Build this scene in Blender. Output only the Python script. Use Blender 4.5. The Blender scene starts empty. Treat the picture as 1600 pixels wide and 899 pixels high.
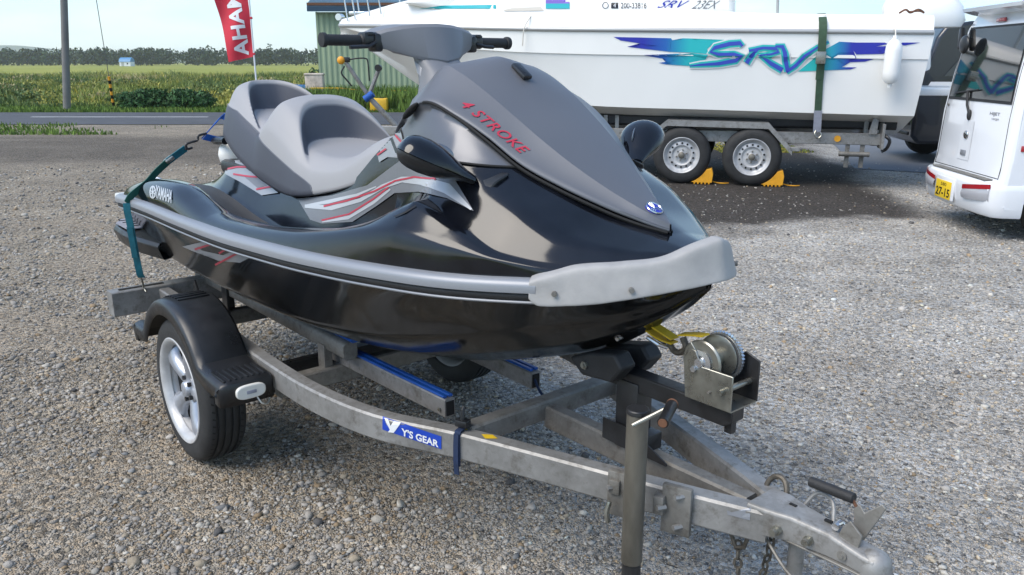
import bpy, bmesh, math, random
import numpy as np
from mathutils import Vector, Matrix
from mathutils.bvhtree import BVHTree

random.seed(7); rng = np.random.default_rng(11)
S = bpy.context.scene
COL = S.collection
R = math.radians

# ------------------------------------------------------------------ camera, sky, sun, exposure
F_PX, PITCH, CAM_H = 1280.0, math.atan(352 / 1280.0), 1.5
cd = bpy.data.cameras.new('camera'); cam = bpy.data.objects.new('camera', cd); COL.objects.link(cam)
cd.sensor_width = 36.0; cd.lens = 36.0 * F_PX / 1600.0; cd.clip_start = 0.05; cd.clip_end = 12000
cam.location = (0, 0, CAM_H); cam.rotation_euler = (math.pi / 2 - PITCH, 0, 0)
S.camera = cam

SUN_AZ, SUN_EL = Vector((-0.75, -0.45)), R(52)      # a veiled sun, high behind the viewer's left shoulder
world = bpy.data.worlds.new('World'); S.world = world; world.use_nodes = True
nt = world.node_tree; nt.nodes.clear()
sky = nt.nodes.new('ShaderNodeTexSky'); sky.sky_type = 'NISHITA'; sky.sun_disc = False
sky.sun_elevation = SUN_EL; sky.sun_rotation = math.atan2(SUN_AZ.x, SUN_AZ.y)
sky.air_density = 1.0; sky.dust_density = 0.6; sky.ozone_density = 1.6
tc = nt.nodes.new('ShaderNodeTexCoord')
sx = nt.nodes.new('ShaderNodeSeparateXYZ'); nt.links.new(tc.outputs['Generated'], sx.inputs[0])
veil = nt.nodes.new('ShaderNodeMapRange'); veil.inputs['From Min'].default_value = 0.0; veil.inputs['From Max'].default_value = 0.42
veil.inputs['To Min'].default_value = 0.90; veil.inputs['To Max'].default_value = 0.14; nt.links.new(sx.outputs['Z'], veil.inputs[0])   # thin high haze, thicker towards the horizon
mp = nt.nodes.new('ShaderNodeMapping'); mp.inputs['Scale'].default_value = (1.2, 1.2, 4.0); mp.inputs['Location'].default_value = (0.7, 0.2, 0.3)
nz = nt.nodes.new('ShaderNodeTexNoise'); nz.inputs['Scale'].default_value = 1.9; nz.inputs['Detail'].default_value = 7; nz.inputs['Roughness'].default_value = 0.55
cr = nt.nodes.new('ShaderNodeMapRange'); cr.inputs['From Min'].default_value = 0.42; cr.inputs['From Max'].default_value = 0.70; cr.inputs['To Min'].default_value = 0.62; cr.inputs['To Max'].default_value = 1.25
mul = nt.nodes.new('ShaderNodeMath'); mul.operation = 'MULTIPLY'; mul.use_clamp = True
mixc = nt.nodes.new('ShaderNodeMix'); mixc.data_type = 'RGBA'
mixc.inputs['B'].default_value = (2.2, 3.2, 3.95, 1)
bg = nt.nodes.new('ShaderNodeBackground'); bg.inputs['Strength'].default_value = 0.15
wo = nt.nodes.new('ShaderNodeOutputWorld')
nt.links.new(tc.outputs['Generated'], mp.inputs['Vector']); nt.links.new(mp.outputs[0], nz.inputs['Vector'])
nt.links.new(nz.outputs[0], cr.inputs[0]); nt.links.new(cr.outputs[0], mul.inputs[0]); nt.links.new(veil.outputs[0], mul.inputs[1]); nt.links.new(mul.outputs[0], mixc.inputs['Factor'])
nt.links.new(sky.outputs[0], mixc.inputs['A']); nt.links.new(mixc.outputs['Result'], bg.inputs['Color']); nt.links.new(bg.outputs[0], wo.inputs[0])

sl = bpy.data.lights.new('sun', 'SUN'); so = bpy.data.objects.new('sun', sl); COL.objects.link(so)
sl.energy = 1.9; sl.angle = R(42); sl.color = (1.0, 0.925, 0.81)
az = SUN_AZ.normalized()
so.rotation_euler = Vector((az.x * math.cos(SUN_EL), az.y * math.cos(SUN_EL), math.sin(SUN_EL))).to_track_quat('Z', 'Y').to_euler()
S.view_settings.view_transform = 'Standard'; S.view_settings.look = 'None'
S.view_settings.exposure = 0.92; S.view_settings.gamma = 1.0; S.view_settings.use_curve_mapping = False
S.cycles.use_denoising = True
S.cycles.max_bounces = 8; S.cycles.volume_bounces = 2

# ------------------------------------------------------------------ materials
MATS = {}
def nodes_of(name):
    m = bpy.data.materials.new(name); m.use_nodes = True
    MATS[name] = m
    return m, m.node_tree, m.node_tree.nodes['Principled BSDF']
def pbr(name, col, rough=0.5, metal=0.0, var=0.0, vscale=8.0, bump=0.0, bscale=60.0, coat=0.0, rvar=0.0, spec=0.5, alpha=None, stretch=None):
    m, t, b = nodes_of(name)
    b.inputs['Roughness'].default_value = rough; b.inputs['Metallic'].default_value = metal
    b.inputs['Base Color'].default_value = (*col, 1); b.inputs['Coat Weight'].default_value = coat
    b.inputs['Coat Roughness'].default_value = 0.04; b.inputs['Specular IOR Level'].default_value = spec
    if var or rvar or bump:
        c = t.nodes.new('ShaderNodeTexCoord'); src = c.outputs['Object']
        if stretch:
            q = t.nodes.new('ShaderNodeMapping'); q.inputs['Scale'].default_value = stretch
            t.links.new(src, q.inputs[0]); src = q.outputs[0]
    if var or rvar:
        n = t.nodes.new('ShaderNodeTexNoise'); n.inputs['Scale'].default_value = vscale; n.inputs['Detail'].default_value = 6; n.inputs['Roughness'].default_value = 0.6
        t.links.new(src, n.inputs['Vector'])
        if var:
            k = t.nodes.new('ShaderNodeMapRange'); k.inputs['From Min'].default_value = 0.3; k.inputs['From Max'].default_value = 0.7
            k.inputs['To Min'].default_value = 1 - var; k.inputs['To Max'].default_value = 1 + var
            t.links.new(n.outputs[0], k.inputs[0])
            v = t.nodes.new('ShaderNodeVectorMath'); v.operation = 'SCALE'; v.inputs[0].default_value = col
            t.links.new(k.outputs[0], v.inputs['Scale']); t.links.new(v.outputs[0], b.inputs['Base Color'])
        if rvar:
            k = t.nodes.new('ShaderNodeMapRange'); k.inputs['From Min'].default_value = 0.35; k.inputs['From Max'].default_value = 0.7
            k.inputs['To Min'].default_value = max(0.02, rough - rvar); k.inputs['To Max'].default_value = min(1, rough + rvar)
            t.links.new(n.outputs[0], k.inputs[0]); t.links.new(k.outputs[0], b.inputs['Roughness'])
    if bump:
        n2 = t.nodes.new('ShaderNodeTexNoise'); n2.inputs['Scale'].default_value = bscale; n2.inputs['Detail'].default_value = 5
        t.links.new(src, n2.inputs['Vector'])
        bp = t.nodes.new('ShaderNodeBump'); bp.inputs['Strength'].default_value = bump; bp.inputs['Distance'].default_value = 0.01
        t.links.new(n2.outputs[0], bp.inputs['Height']); t.links.new(bp.outputs[0], b.inputs['Normal'])
    return m
def vcol(name, attr, rough=0.9, mult=None, bump=0.0, bscale=40.0, trans=0.0):
    m, t, b = nodes_of(name)
    a = t.nodes.new('ShaderNodeAttribute'); a.attribute_name = attr
    t.links.new(a.outputs['Color'], b.inputs['Base Color']); b.inputs['Roughness'].default_value = rough
    b.inputs['Specular IOR Level'].default_value = 0.25
    if bump:
        n2 = t.nodes.new('ShaderNodeTexNoise'); n2.inputs['Scale'].default_value = bscale; n2.inputs['Detail'].default_value = 6
        c = t.nodes.new('ShaderNodeTexCoord'); t.links.new(c.outputs['Object'], n2.inputs['Vector'])
        bp = t.nodes.new('ShaderNodeBump'); bp.inputs['Strength'].default_value = bump; bp.inputs['Distance'].default_value = 0.02
        t.links.new(n2.outputs[0], bp.inputs['Height']); t.links.new(bp.outputs[0], b.inputs['Normal'])
    return m

M = dict(
    black_gloss=pbr('black_gloss', (0.005, 0.006, 0.009), 0.10, rvar=0.03, vscale=9, spec=0.5, var=0.5),
    hull_gloss=pbr('hull_gloss', (0.008, 0.008, 0.008), 0.13, rvar=0.05, vscale=6, spec=0.4),
    hood_grey=pbr('hood_grey', (0.125, 0.130, 0.145), 0.46, metal=0.25, rvar=0.06, vscale=4, var=0.04),
    cowl_grey=pbr('cowl_grey', (0.12, 0.125, 0.14), 0.30, metal=0.25),
    pad_grey=pbr('pad_grey', (0.16, 0.165, 0.18), 0.5, bump=0.05, bscale=300),
    seat_light=pbr('seat_light', (0.27, 0.27, 0.29), 0.55, bump=0.12, bscale=420, var=0.05, vscale=6),
    seat_dark=pbr('seat_dark', (0.125, 0.132, 0.155), 0.55, bump=0.12, bscale=420, var=0.06, vscale=6),
    silver_strip=pbr('silver_strip', (0.25, 0.262, 0.285), 0.40, metal=0.2),
    rubber=pbr('rubber', (0.018, 0.018, 0.019), 0.62, var=0.2, vscale=14, bump=0.1, bscale=150),
    tyre=pbr('tyre', (0.022, 0.022, 0.022), 0.75, var=0.35, vscale=9, bump=0.15, bscale=120),
    black_plastic=pbr('black_plastic', (0.014, 0.015, 0.017), 0.38, var=0.25, vscale=10, rvar=0.12),
    black_steel=pbr('black_steel', (0.016, 0.016, 0.017), 0.42, var=0.3, vscale=16, rvar=0.15, bump=0.06, bscale=70),
    guard=pbr('guard', (0.33, 0.322, 0.312), 0.6, var=0.08, vscale=22, bump=0.06, bscale=90, rvar=0.08),
    galv=pbr('galv', (0.27, 0.275, 0.275), 0.52, metal=0.55, var=0.32, vscale=9, rvar=0.16, bump=0.08, bscale=60),
    galv_old=pbr('galv_old', (0.21, 0.205, 0.19), 0.6, metal=0.45, var=0.4, vscale=11, rvar=0.15, bump=0.1, bscale=60),
    zinc=pbr('zinc', (0.29, 0.285, 0.25), 0.34, metal=0.8, var=0.2, vscale=22, rvar=0.12),
    stand_steel=pbr('stand_steel', (0.165, 0.152, 0.125), 0.5, metal=0.5, var=0.45, vscale=9, rvar=0.2, bump=0.05, stretch=(1, 1, 0.3)),
    chain=pbr('chain', (0.12, 0.105, 0.085), 0.6, metal=0.6, var=0.5, vscale=60),
    rust=pbr('rust', (0.13, 0.058, 0.03), 0.8, var=0.5, vscale=40),
    wheel_white=pbr('wheel_white', (0.46, 0.46, 0.46), 0.40, var=0.22, vscale=10, rvar=0.12, metal=0.2),
    wheel_silver=pbr('wheel_silver', (0.40, 0.42, 0.46), 0.32, metal=0.5, var=0.15, vscale=12),
    dark_gap=pbr('dark_gap', (0.006, 0.006, 0.006), 0.8),
    blue_pad=pbr('blue_pad', (0.012, 0.085, 0.36), 0.45, var=0.2, vscale=12),
    blue_print=pbr('blue_print', (0.012, 0.055, 0.40), 0.4),
    strap_blue=pbr('strap_blue', (0.010, 0.09, 0.38), 0.7, var=0.2, vscale=30, bump=0.2, bscale=400),
    strap_navy=pbr('strap_navy', (0.009, 0.022, 0.062), 0.75, var=0.25, vscale=30, bump=0.2, bscale=400),
    strap_teal=pbr('strap_teal', (0.008, 0.13, 0.17), 0.7, var=0.25, vscale=26, bump=0.2, bscale=400),
    strap_green=pbr('strap_green', (0.006, 0.085, 0.065), 0.7, var=0.25, vscale=26, bump=0.2, bscale=400),
    strap_yellow=pbr('strap_yellow', (0.62, 0.40, 0.012), 0.6, var=0.2, vscale=25, bump=0.2, bscale=400),
    print_white=pbr('print_white', (0.72, 0.73, 0.74), 0.4),
    print_silver=pbr('print_silver', (0.45, 0.46, 0.48), 0.3, metal=0.2),
    print_graphic=pbr('print_graphic', (0.30, 0.31, 0.33), 0.28, metal=0.2),
    print_grey=pbr('print_grey', (0.15, 0.155, 0.17), 0.28),
    print_red=pbr('print_red', (0.42, 0.025, 0.05), 0.35),
    print_black=pbr('print_black', (0.012, 0.012, 0.014), 0.25),
    mirror_glass=pbr('mirror_glass', (0.2, 0.21, 0.23), 0.08, metal=0.6),
    lamp_white=pbr('lamp_white', (0.68, 0.67, 0.62), 0.3, coat=0.4),
    boat_white=pbr('boat_white', (0.85, 0.84, 0.805), 0.28, coat=0.3, var=0.03, vscale=1.2),
    boat_cream=pbr('boat_cream', (0.66, 0.61, 0.53), 0.35, var=0.06, vscale=2),
    boat_trim=pbr('boat_trim', (0.42, 0.42, 0.41), 0.35, metal=0.3),
    antifoul=pbr('antifoul', (0.18, 0.17, 0.15), 0.7, var=0.2, vscale=3),
    window=pbr('window', (0.22, 0.42, 0.52), 0.06, coat=0.6),
    steel_bright=pbr('steel_bright', (0.62, 0.63, 0.65), 0.22, metal=0.9),
    decal_blue=pbr('decal_blue', (0.022, 0.03, 0.36), 0.35),
    decal_letter=pbr('decal_letter', (0.04, 0.075, 0.46), 0.35),
    decal_mid=pbr('decal_mid', (0.014, 0.10, 0.40), 0.35),
    decal_teal=pbr('decal_teal', (0.015, 0.42, 0.47), 0.35),
    decal_cyan=pbr('decal_cyan', (0.03, 0.50, 0.46), 0.35),
    decal_purple=pbr('decal_purple', (0.20, 0.12, 0.52), 0.35),
    strap_olive=pbr('strap_olive', (0.035, 0.075, 0.04), 0.75, var=0.2, vscale=20),
    strap_grey=pbr('strap_grey', (0.27, 0.28, 0.33), 0.75, var=0.15, vscale=20),
    chock=pbr('chock', (0.72, 0.33, 0.012), 0.5, var=0.15, vscale=12),
    van_white=pbr('van_white', (0.74, 0.75, 0.77), 0.16, coat=0.6, var=0.02, vscale=2),
    van_glass=pbr('van_glass', (0.012, 0.014, 0.016), 0.04, coat=1.0),
    lamp_red=pbr('lamp_red', (0.34, 0.012, 0.02), 0.12, coat=0.8),
    lamp_clear=pbr('lamp_clear', (0.36, 0.36, 0.38), 0.15, coat=0.5),
    plate_yellow=pbr('plate_yellow', (0.74, 0.50, 0.02), 0.4),
    chrome=pbr('chrome', (0.55, 0.56, 0.58), 0.12, metal=1.0),
    shed_green=pbr('shed_green', (0.27, 0.34, 0.22), 0.55, var=0.12, vscale=1.0, stretch=(1, 1, 0.3)),
    shed_roof=pbr('shed_roof', (0.055, 0.11, 0.15), 0.5, var=0.35, vscale=1.4),
    roof_edge=pbr('roof_edge', (0.012, 0.045, 0.085), 0.5),
    flag_red=pbr('flag_red', (0.55, 0.022, 0.045), 0.7, var=0.12, vscale=3),
    pole_white=pbr('pole_white', (0.70, 0.71, 0.73), 0.4),
    concrete=pbr('concrete', (0.175, 0.17, 0.16), 0.85, var=0.15, vscale=3, bump=0.1, bscale=20),
    wire=pbr('wire', (0.10, 0.10, 0.10), 0.5),
    marker_yellow=pbr('marker_yellow', (0.75, 0.33, 0.02), 0.5),
    barn_white=pbr('barn_white', (0.75, 0.76, 0.77), 0.6),
    barn_blue=pbr('barn_blue', (0.06, 0.22, 0.42), 0.5),
    drum_white=pbr('drum_white', (0.52, 0.44, 0.36), 0.6, var=0.5, vscale=3),
    tarp_blue=pbr('tarp_blue', (0.02, 0.12, 0.30), 0.6, var=0.3, vscale=2),
    paint_yellow=pbr('paint_yellow', (0.72, 0.42, 0.02), 0.5, var=0.15, vscale=4),
    dark_van=pbr('dark_van', (0.012, 0.013, 0.017), 0.2, coat=0.6),
    asphalt=pbr('asphalt', (0.060, 0.062, 0.068), 0.85, var=0.22, vscale=1.1, bump=0.3, bscale=90),
    apron=pbr('apron', (0.115, 0.122, 0.135), 0.75, var=0.12, vscale=0.9, bump=0.2, bscale=90),
    paint_line=pbr('paint_line', (0.62, 0.62, 0.60), 0.7, var=0.25, vscale=1.3),
    hill=pbr('hill', (0.05, 0.085, 0.05), 0.95, var=0.2, vscale=0.004),
    bark=pbr('bark', (0.09, 0.07, 0.05), 0.9, var=0.3, vscale=3),
)

# ------------------------------------------------------------------ object helpers
def tag(o, label=None, cat=None, group=None, kind=None):
    if label: o['label'] = label
    if cat: o['category'] = cat
    if group: o['group'] = group
    if kind: o['kind'] = kind
    return o
def thing(name, label, cat, loc=(0, 0, 0), rotz=0.0, group=None):
    o = bpy.data.objects.new(name, None); COL.objects.link(o); o.empty_display_size = 0.2
    o.location = loc; o.rotation_euler = (0, 0, rotz)
    return tag(o, label, cat, group)
def link(name, mesh, mat, parent=None):
    o = bpy.data.objects.new(name, mesh); COL.objects.link(o)
    if mat is not None: mesh.materials.append(M[mat] if isinstance(mat, str) else mat)
    if parent is not None: o.parent = parent
    return o
def smooth_by_angle(mesh, ang=35):
    mesh.shade_smooth()
    try: mesh.set_sharp_from_angle(angle=R(ang))
    except Exception: pass
class MB:
    """collects shapes of ONE piece into one mesh"""
    def __init__(s): s.bm = bmesh.new()
    def _place(s, verts, mtx):
        if mtx is not None: bmesh.ops.transform(s.bm, matrix=mtx, verts=verts)
        return s
    def box(s, c, size, rot=(0, 0, 0), bev=0.0, seg=2):
        r = bmesh.ops.create_cube(s.bm, size=1.0); v = r['verts']
        bmesh.ops.scale(s.bm, vec=size, verts=v)
        if bev > 0:
            e = list({e for x in v for e in x.link_edges})
            q = bmesh.ops.bevel(s.bm, geom=e, offset=bev, segments=seg, affect='EDGES', profile=0.5)
            v = list({x for f in q['faces'] for x in f.verts} | {x for x in v if x.is_valid})
            # the bevelled box is an island: gather it
            v = s._island(v)
        from mathutils import Euler
        return s._place(v, Matrix.Translation(c) @ Euler(rot).to_matrix().to_4x4())
    def _island(s, seed):
        seen = set(seed); st = list(seed)
        while st:
            x = st.pop()
            for e in x.link_edges:
                y = e.other_vert(x)
                if y not in seen: seen.add(y); st.append(y)
        return list(seen)
    def cyl(s, p0, p1, r0, r1=None, n=16, caps=True):
        p0, p1 = Vector(p0), Vector(p1); d = p1 - p0; L = d.length
        if r1 is None: r1 = r0
        q = d.to_track_quat('Z', 'Y').to_matrix().to_4x4(); q.translation = p0
        a = [s.bm.verts.new(q @ Vector((r0 * math.cos(t), r0 * math.sin(t), 0))) for t in np.linspace(0, 2 * math.pi, n, endpoint=False)]
        b = [s.bm.verts.new(q @ Vector((r1 * math.cos(t), r1 * math.sin(t), L))) for t in np.linspace(0, 2 * math.pi, n, endpoint=False)]
        for i in range(n): s.bm.faces.new((a[i], a[(i + 1) % n], b[(i + 1) % n], b[i]))
        if caps: s.bm.faces.new(a[::-1]); s.bm.faces.new(b)
        return s
    def tube(s, pts, r, n=8, closed=False, caps=True):
        pts = [Vector(p) for p in pts]; rings = []; up = None; N = len(pts)
        for i, p in enumerate(pts):
            if closed: d = pts[(i + 1) % N] - pts[i - 1]
            else: d = pts[min(i + 1, N - 1)] - pts[max(i - 1, 0)]
            d.normalize()
            if up is None: up = d.orthogonal().normalized()
            up = (up - d * up.dot(d)).normalized(); w = d.cross(up)
            rr = r[i] if isinstance(r, (list, tuple)) else r
            rings.append([s.bm.verts.new(p + up * rr * math.cos(t) + w * rr * math.sin(t)) for t in np.linspace(0, 2 * math.pi, n, endpoint=False)])
        for i in range(N if closed else N - 1):
            A, B_ = rings[i], rings[(i + 1) % N]
            for k in range(n): s.bm.faces.new((A[k], A[(k + 1) % n], B_[(k + 1) % n], B_[k]))
        if caps and not closed: s.bm.faces.new(rings[0][::-1]); s.bm.faces.new(rings[-1])
        return s
    def lathe(s, prof, axis_o=(0, 0, 0), axis='Y', n=40):
        """prof: list of (radius, along)"""
        o = Vector(axis_o); rings = []
        for r, h in prof:
            ring = []
            for t in np.linspace(0, 2 * math.pi, n, endpoint=False):
                c, q = r * math.cos(t), r * math.sin(t)
                ring.append(s.bm.verts.new(o + Vector((c, h, q) if axis == 'Y' else (c, q, h) if axis == 'Z' else (h, c, q))))
            rings.append(ring)
        for A, B_ in zip(rings, rings[1:]):
            for k in range(n): s.bm.faces.new((A[k], A[(k + 1) % n], B_[(k + 1) % n], B_[k]))
        return s
    def grid(s, rows, close_u=False, close_v=False):
        V = [[s.bm.verts.new(p) for p in r] for r in rows]
        nr, nc = len(V), len(V[0])
        for i in range(nr if close_u else nr - 1):
            for j in range(nc if close_v else nc - 1):
                q = (V[i][j], V[(i + 1) % nr][j], V[(i + 1) % nr][(j + 1) % nc], V[i][(j + 1) % nc])
                if len(set(q)) == 4:
                    try: s.bm.faces.new(q)
                    except ValueError: pass
        return V
    def poly(s, pts):
        s.bm.faces.new([s.bm.verts.new(p) for p in pts]); return s
    def prism(s, pts, vec):
        """extrude a planar polygon by vec"""
        vec = Vector(vec); a = [s.bm.verts.new(p) for p in pts]; b = [s.bm.verts.new(Vector(p) + vec) for p in pts]; n = len(a)
        s.bm.faces.new(a[::-1]); s.bm.faces.new(b)
        for i in range(n): s.bm.faces.new((a[i], a[(i + 1) % n], b[(i + 1) % n], b[i]))
        return s
    def ellipsoid(s, c, rad, rot=None, u=20, v=12):
        r = bmesh.ops.create_uvsphere(s.bm, u_segments=u, v_segments=v, radius=1.0)
        m = Matrix.Translation(c) @ (rot.to_4x4() if rot is not None else Matrix()) @ Matrix.Diagonal((*rad, 1))
        return s._place(r['verts'], m)
    def build(s, name, mat, parent=None, smooth=35, bevel=0.0, bseg=2, subsurf=0, recalc=True, merge=False):
        if merge: bmesh.ops.remove_doubles(s.bm, verts=s.bm.verts, dist=1e-4)
        if recalc: bmesh.ops.recalc_face_normals(s.bm, faces=s.bm.faces)
        me = bpy.data.meshes.new(name); s.bm.to_mesh(me); s.bm.free()
        o = link(name, me, mat, parent)
        if smooth: smooth_by_angle(me, smooth)
        if bevel:
            b = o.modifiers.new('bevel', 'BEVEL'); b.width = bevel; b.segments = bseg; b.limit_method = 'ANGLE'; b.angle_limit = R(40); b.harden_normals = False
        if subsurf:
            q = o.modifiers.new('subsurf', 'SUBSURF'); q.levels = subsurf; q.render_levels = subsurf
        return o
def np_mesh(name, verts, faces, mat, parent=None, cols=None, attr='col', smooth=False):
    """verts (N,3), faces (M,k) with one k; cols (N,3) point colours"""
    me = bpy.data.meshes.new(name); verts = np.asarray(verts, np.float32); faces = np.asarray(faces, np.int32)
    me.vertices.add(len(verts)); me.vertices.foreach_set('co', verts.ravel())
    k = faces.shape[1]; me.loops.add(faces.size); me.loops.foreach_set('vertex_index', faces.ravel())
    me.polygons.add(len(faces)); me.polygons.foreach_set('loop_start', np.arange(len(faces), dtype=np.int32) * k)
    me.update(calc_edges=True)
    if cols is not None:
        a = me.attributes.new(attr, 'FLOAT_COLOR', 'POINT')
        c4 = np.ones((len(verts), 4), np.float32); c4[:, :3] = cols; a.data.foreach_set('color', c4.ravel())
    if smooth: me.shade_smooth()
    return link(name, me, mat, parent)
def spl(xs, ys):
    """monotone-ish cubic (Catmull-Rom) interpolation"""
    xs = np.asarray(xs, float); ys = np.asarray(ys, float); m = np.gradient(ys, xs)
    def f(x):
        x = min(max(x, xs[0]), xs[-1]); i = int(min(max(np.searchsorted(xs, x) - 1, 0), len(xs) - 2))
        h = xs[i + 1] - xs[i]; t = (x - xs[i]) / h
        return float((2*t**3-3*t**2+1)*ys[i] + (t**3-2*t**2+t)*h*m[i] + (-2*t**3+3*t**2)*ys[i+1] + (t**3-t**2)*h*m[i+1])
    return f
def smooth_path(pts, k=6):
    pts = [Vector(p) for p in pts]; t = np.arange(len(pts)); f = [spl(t, [p[i] for p in pts]) for i in range(3)]
    return [Vector((f[0](x), f[1](x), f[2](x))) for x in np.linspace(0, len(pts) - 1, (len(pts) - 1) * k + 1)]
def vnoise(x, y, seed=0):
    def h(i, j):
        n = (i * 374761393 + j * 668265263 + seed * 974634777) & 0x7fffffff
        n = ((n ^ (n >> 13)) * 1274126177) & 0x7fffffff
        return ((n ^ (n >> 16)) & 0xffff) / 65535.0
    i = np.floor(x).astype(np.int64); j = np.floor(y).astype(np.int64); u = x - i; v = y - j
    u = u * u * (3 - 2 * u); v = v * v * (3 - 2 * v)
    return (h(i, j) * (1 - u) + h(i + 1, j) * u) * (1 - v) + (h(i, j + 1) * (1 - u) + h(i + 1, j + 1) * u) * v
def fbm(x, y, seed=0, o=4):
    a = 0; w = 0.5; t = 0
    for k in range(o): a = a + w * vnoise(x * 2**k, y * 2**k, seed + k); t += w; w *= 0.5
    return a / t
def sstep(a, b, x):
    t = np.clip((x - a) / (b - a), 0, 1); return t * t * (3 - 2 * t)

# measuring aid: the ray through a point of the 1600 x 899 photograph, used to survey where print lies on a surface
CP, SP = math.cos(PITCH), math.sin(PITCH)
def pray(px, py):
    xc = (px - 800) / F_PX; yc = (py - 449.5) / F_PX
    return Vector((xc, CP - yc * SP, -SP - yc * CP))
EYE = Vector((0, 0, CAM_H))
class Surf:
    """evaluated surface of an object, for laying print on it"""
    def __init__(s, objs):
        bpy.context.view_layer.update(); dg = bpy.context.evaluated_depsgraph_get(); vs = []; fs = []
        for o in objs:
            e = o.evaluated_get(dg); me = e.to_mesh(); b = len(vs); mw = o.matrix_world
            vs += [mw @ v.co for v in me.vertices]; fs += [[b + i for i in p.vertices] for p in me.polygons]; e.to_mesh_clear()
        s.t = BVHTree.FromPolygons(vs, fs)
    def px(s, px, py, off=0.002):
        d = pray(px, py).normalized(); h, n, i, dist = s.t.ray_cast(EYE, d)
        if h is None: return None
        if n.dot(d) > 0: n = -n
        return h + n * off
    def near(s, p, d, off=0.002):
        h, n, i, dist = s.t.ray_cast(p, d)
        if h is None: return None
        if n.dot(d) > 0: n = -n
        return h + n * off
def print_mesh(bm2, fn, name, mat, parent, step, mirror_y=False, maxedge=None):
    """bm2: flat bmesh in survey coordinates; cut it in a grid, lay every vertex on the surface with fn, keep parent space"""
    bmesh.ops.triangulate(bm2, faces=bm2.faces)
    xs = [v.co.x for v in bm2.verts]; ys = [v.co.y for v in bm2.verts]
    for ax, lo, hi in ((0, min(xs), max(xs)), (1, min(ys), max(ys))):
        c = lo + step * 0.37
        while c < hi:
            bmesh.ops.bisect_plane(bm2, geom=bm2.verts[:] + bm2.edges[:] + bm2.faces[:], plane_co=(c, 0, 0) if ax == 0 else (0, c, 0), plane_no=(1, 0, 0) if ax == 0 else (0, 1, 0))
            c += step
    bpy.context.view_layer.update()
    inv = parent.matrix_world.inverted() if parent else Matrix()
    bad = []
    for v in bm2.verts:
        p = fn(v.co.x, v.co.y)
        if p is None: bad.append(v)
        else: v.co = inv @ p
    if bad: bmesh.ops.delete(bm2, geom=bad, context='VERTS')
    if maxedge:
        bmesh.ops.delete(bm2, geom=[f for f in bm2.faces if any(e.calc_length() > maxedge for e in f.edges)], context='FACES')
    me = bpy.data.meshes.new(name); bm2.to_mesh(me)
    if mirror_y:
        for v in bm2.verts: v.co.y = -v.co.y
        me2 = bpy.data.meshes.new(name); bm2.to_mesh(me2); link(name, me2, mat, parent)
    bm2.free()
    return link(name, me, mat, parent)
def poly_bm(polys):
    b = bmesh.new()
    for p in polys: b.faces.new([b.verts.new((x, y, 0)) for x, y in p])
    return b
def px_print(surf, polys, name, mat, parent, step=7, off=0.002, mirror_y=False):
    return print_mesh(poly_bm(polys), lambda x, y: surf.px(x, y, off), name, mat, parent, step, mirror_y, .13 if mirror_y else None)
def stroke_poly(pts, w):
    """a band of width w along a polyline as quads"""
    out = []; P = [Vector((x, y)) for x, y in pts]; n = len(P); L = []
    for i in range(n):
        d = (P[min(i + 1, n - 1)] - P[max(i - 1, 0)]).normalized(); q = Vector((-d.y, d.x))
        ww = (w[i] if isinstance(w, (list, tuple)) else w) / 2
        L.append((P[i] + q * ww, P[i] - q * ww))
    for (a, b), (c, d) in zip(L, L[1:]): out.append([tuple(a), tuple(b), tuple(d), tuple(c)])
    return out
def text_bm(body, shear=0.0, bold=0.0, spacing=1.0):
    """flat text as a bmesh scaled to the unit square"""
    cu = bpy.data.curves.new('lettering', 'FONT'); cu.body = body; cu.shear = shear; cu.offset = bold; cu.space_character = spacing; cu.resolution_u = 4
    o = bpy.data.objects.new('lettering', cu); COL.objects.link(o); bpy.context.view_layer.update()
    me = o.evaluated_get(bpy.context.evaluated_depsgraph_get()).to_mesh()
    b = bmesh.new(); b.from_mesh(me); o.evaluated_get(bpy.context.evaluated_depsgraph_get()).to_mesh_clear()
    bpy.data.objects.remove(o); bpy.data.curves.remove(cu)
    xs = [v.co.x for v in b.verts]; ys = [v.co.y for v in b.verts]; x0, x1, y0, y1 = min(xs), max(xs), min(ys), max(ys)
    for v in b.verts: v.co = ((v.co.x - x0) / (x1 - x0), (v.co.y - y0) / (y1 - y0), 0)
    return b
def quad_map(bl, br, tr, tl):
    bl, br, tr, tl = (Vector(p) for p in (bl, br, tr, tl))
    return lambda u, v: (bl * (1 - u) + br * u) * (1 - v) + (tl * (1 - u) + tr * u) * v
def px_text(surf, body, quad, name, mat, parent, shear=0.0, bold=0.0, off=0.0025, step=0.08, spacing=1.0):
    q = quad_map(*quad)
    def fn(u, v):
        p = q(u, v); return surf.px(p[0], p[1], off)
    return print_mesh(text_bm(body, shear, bold, spacing), fn, name, mat, parent, step)
def flat_text(body, quad3, name, mat, parent, shear=0.0, bold=0.0, spacing=1.0):
    """text on the flat quad bl, br, tr, tl given in parent space"""
    q = quad_map(*quad3); b = text_bm(body, shear, bold, spacing)
    for v in b.verts: v.co = q(v.co.x, v.co.y)
    me = bpy.data.meshes.new(name); b.to_mesh(me); b.free()
    return link(name, me, mat, parent)
def copy_tree(o, parent=None):
    c = o.copy(); COL.objects.link(c); c.parent = parent
    for ch in o.children: copy_tree(ch, c)
    return c

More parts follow.
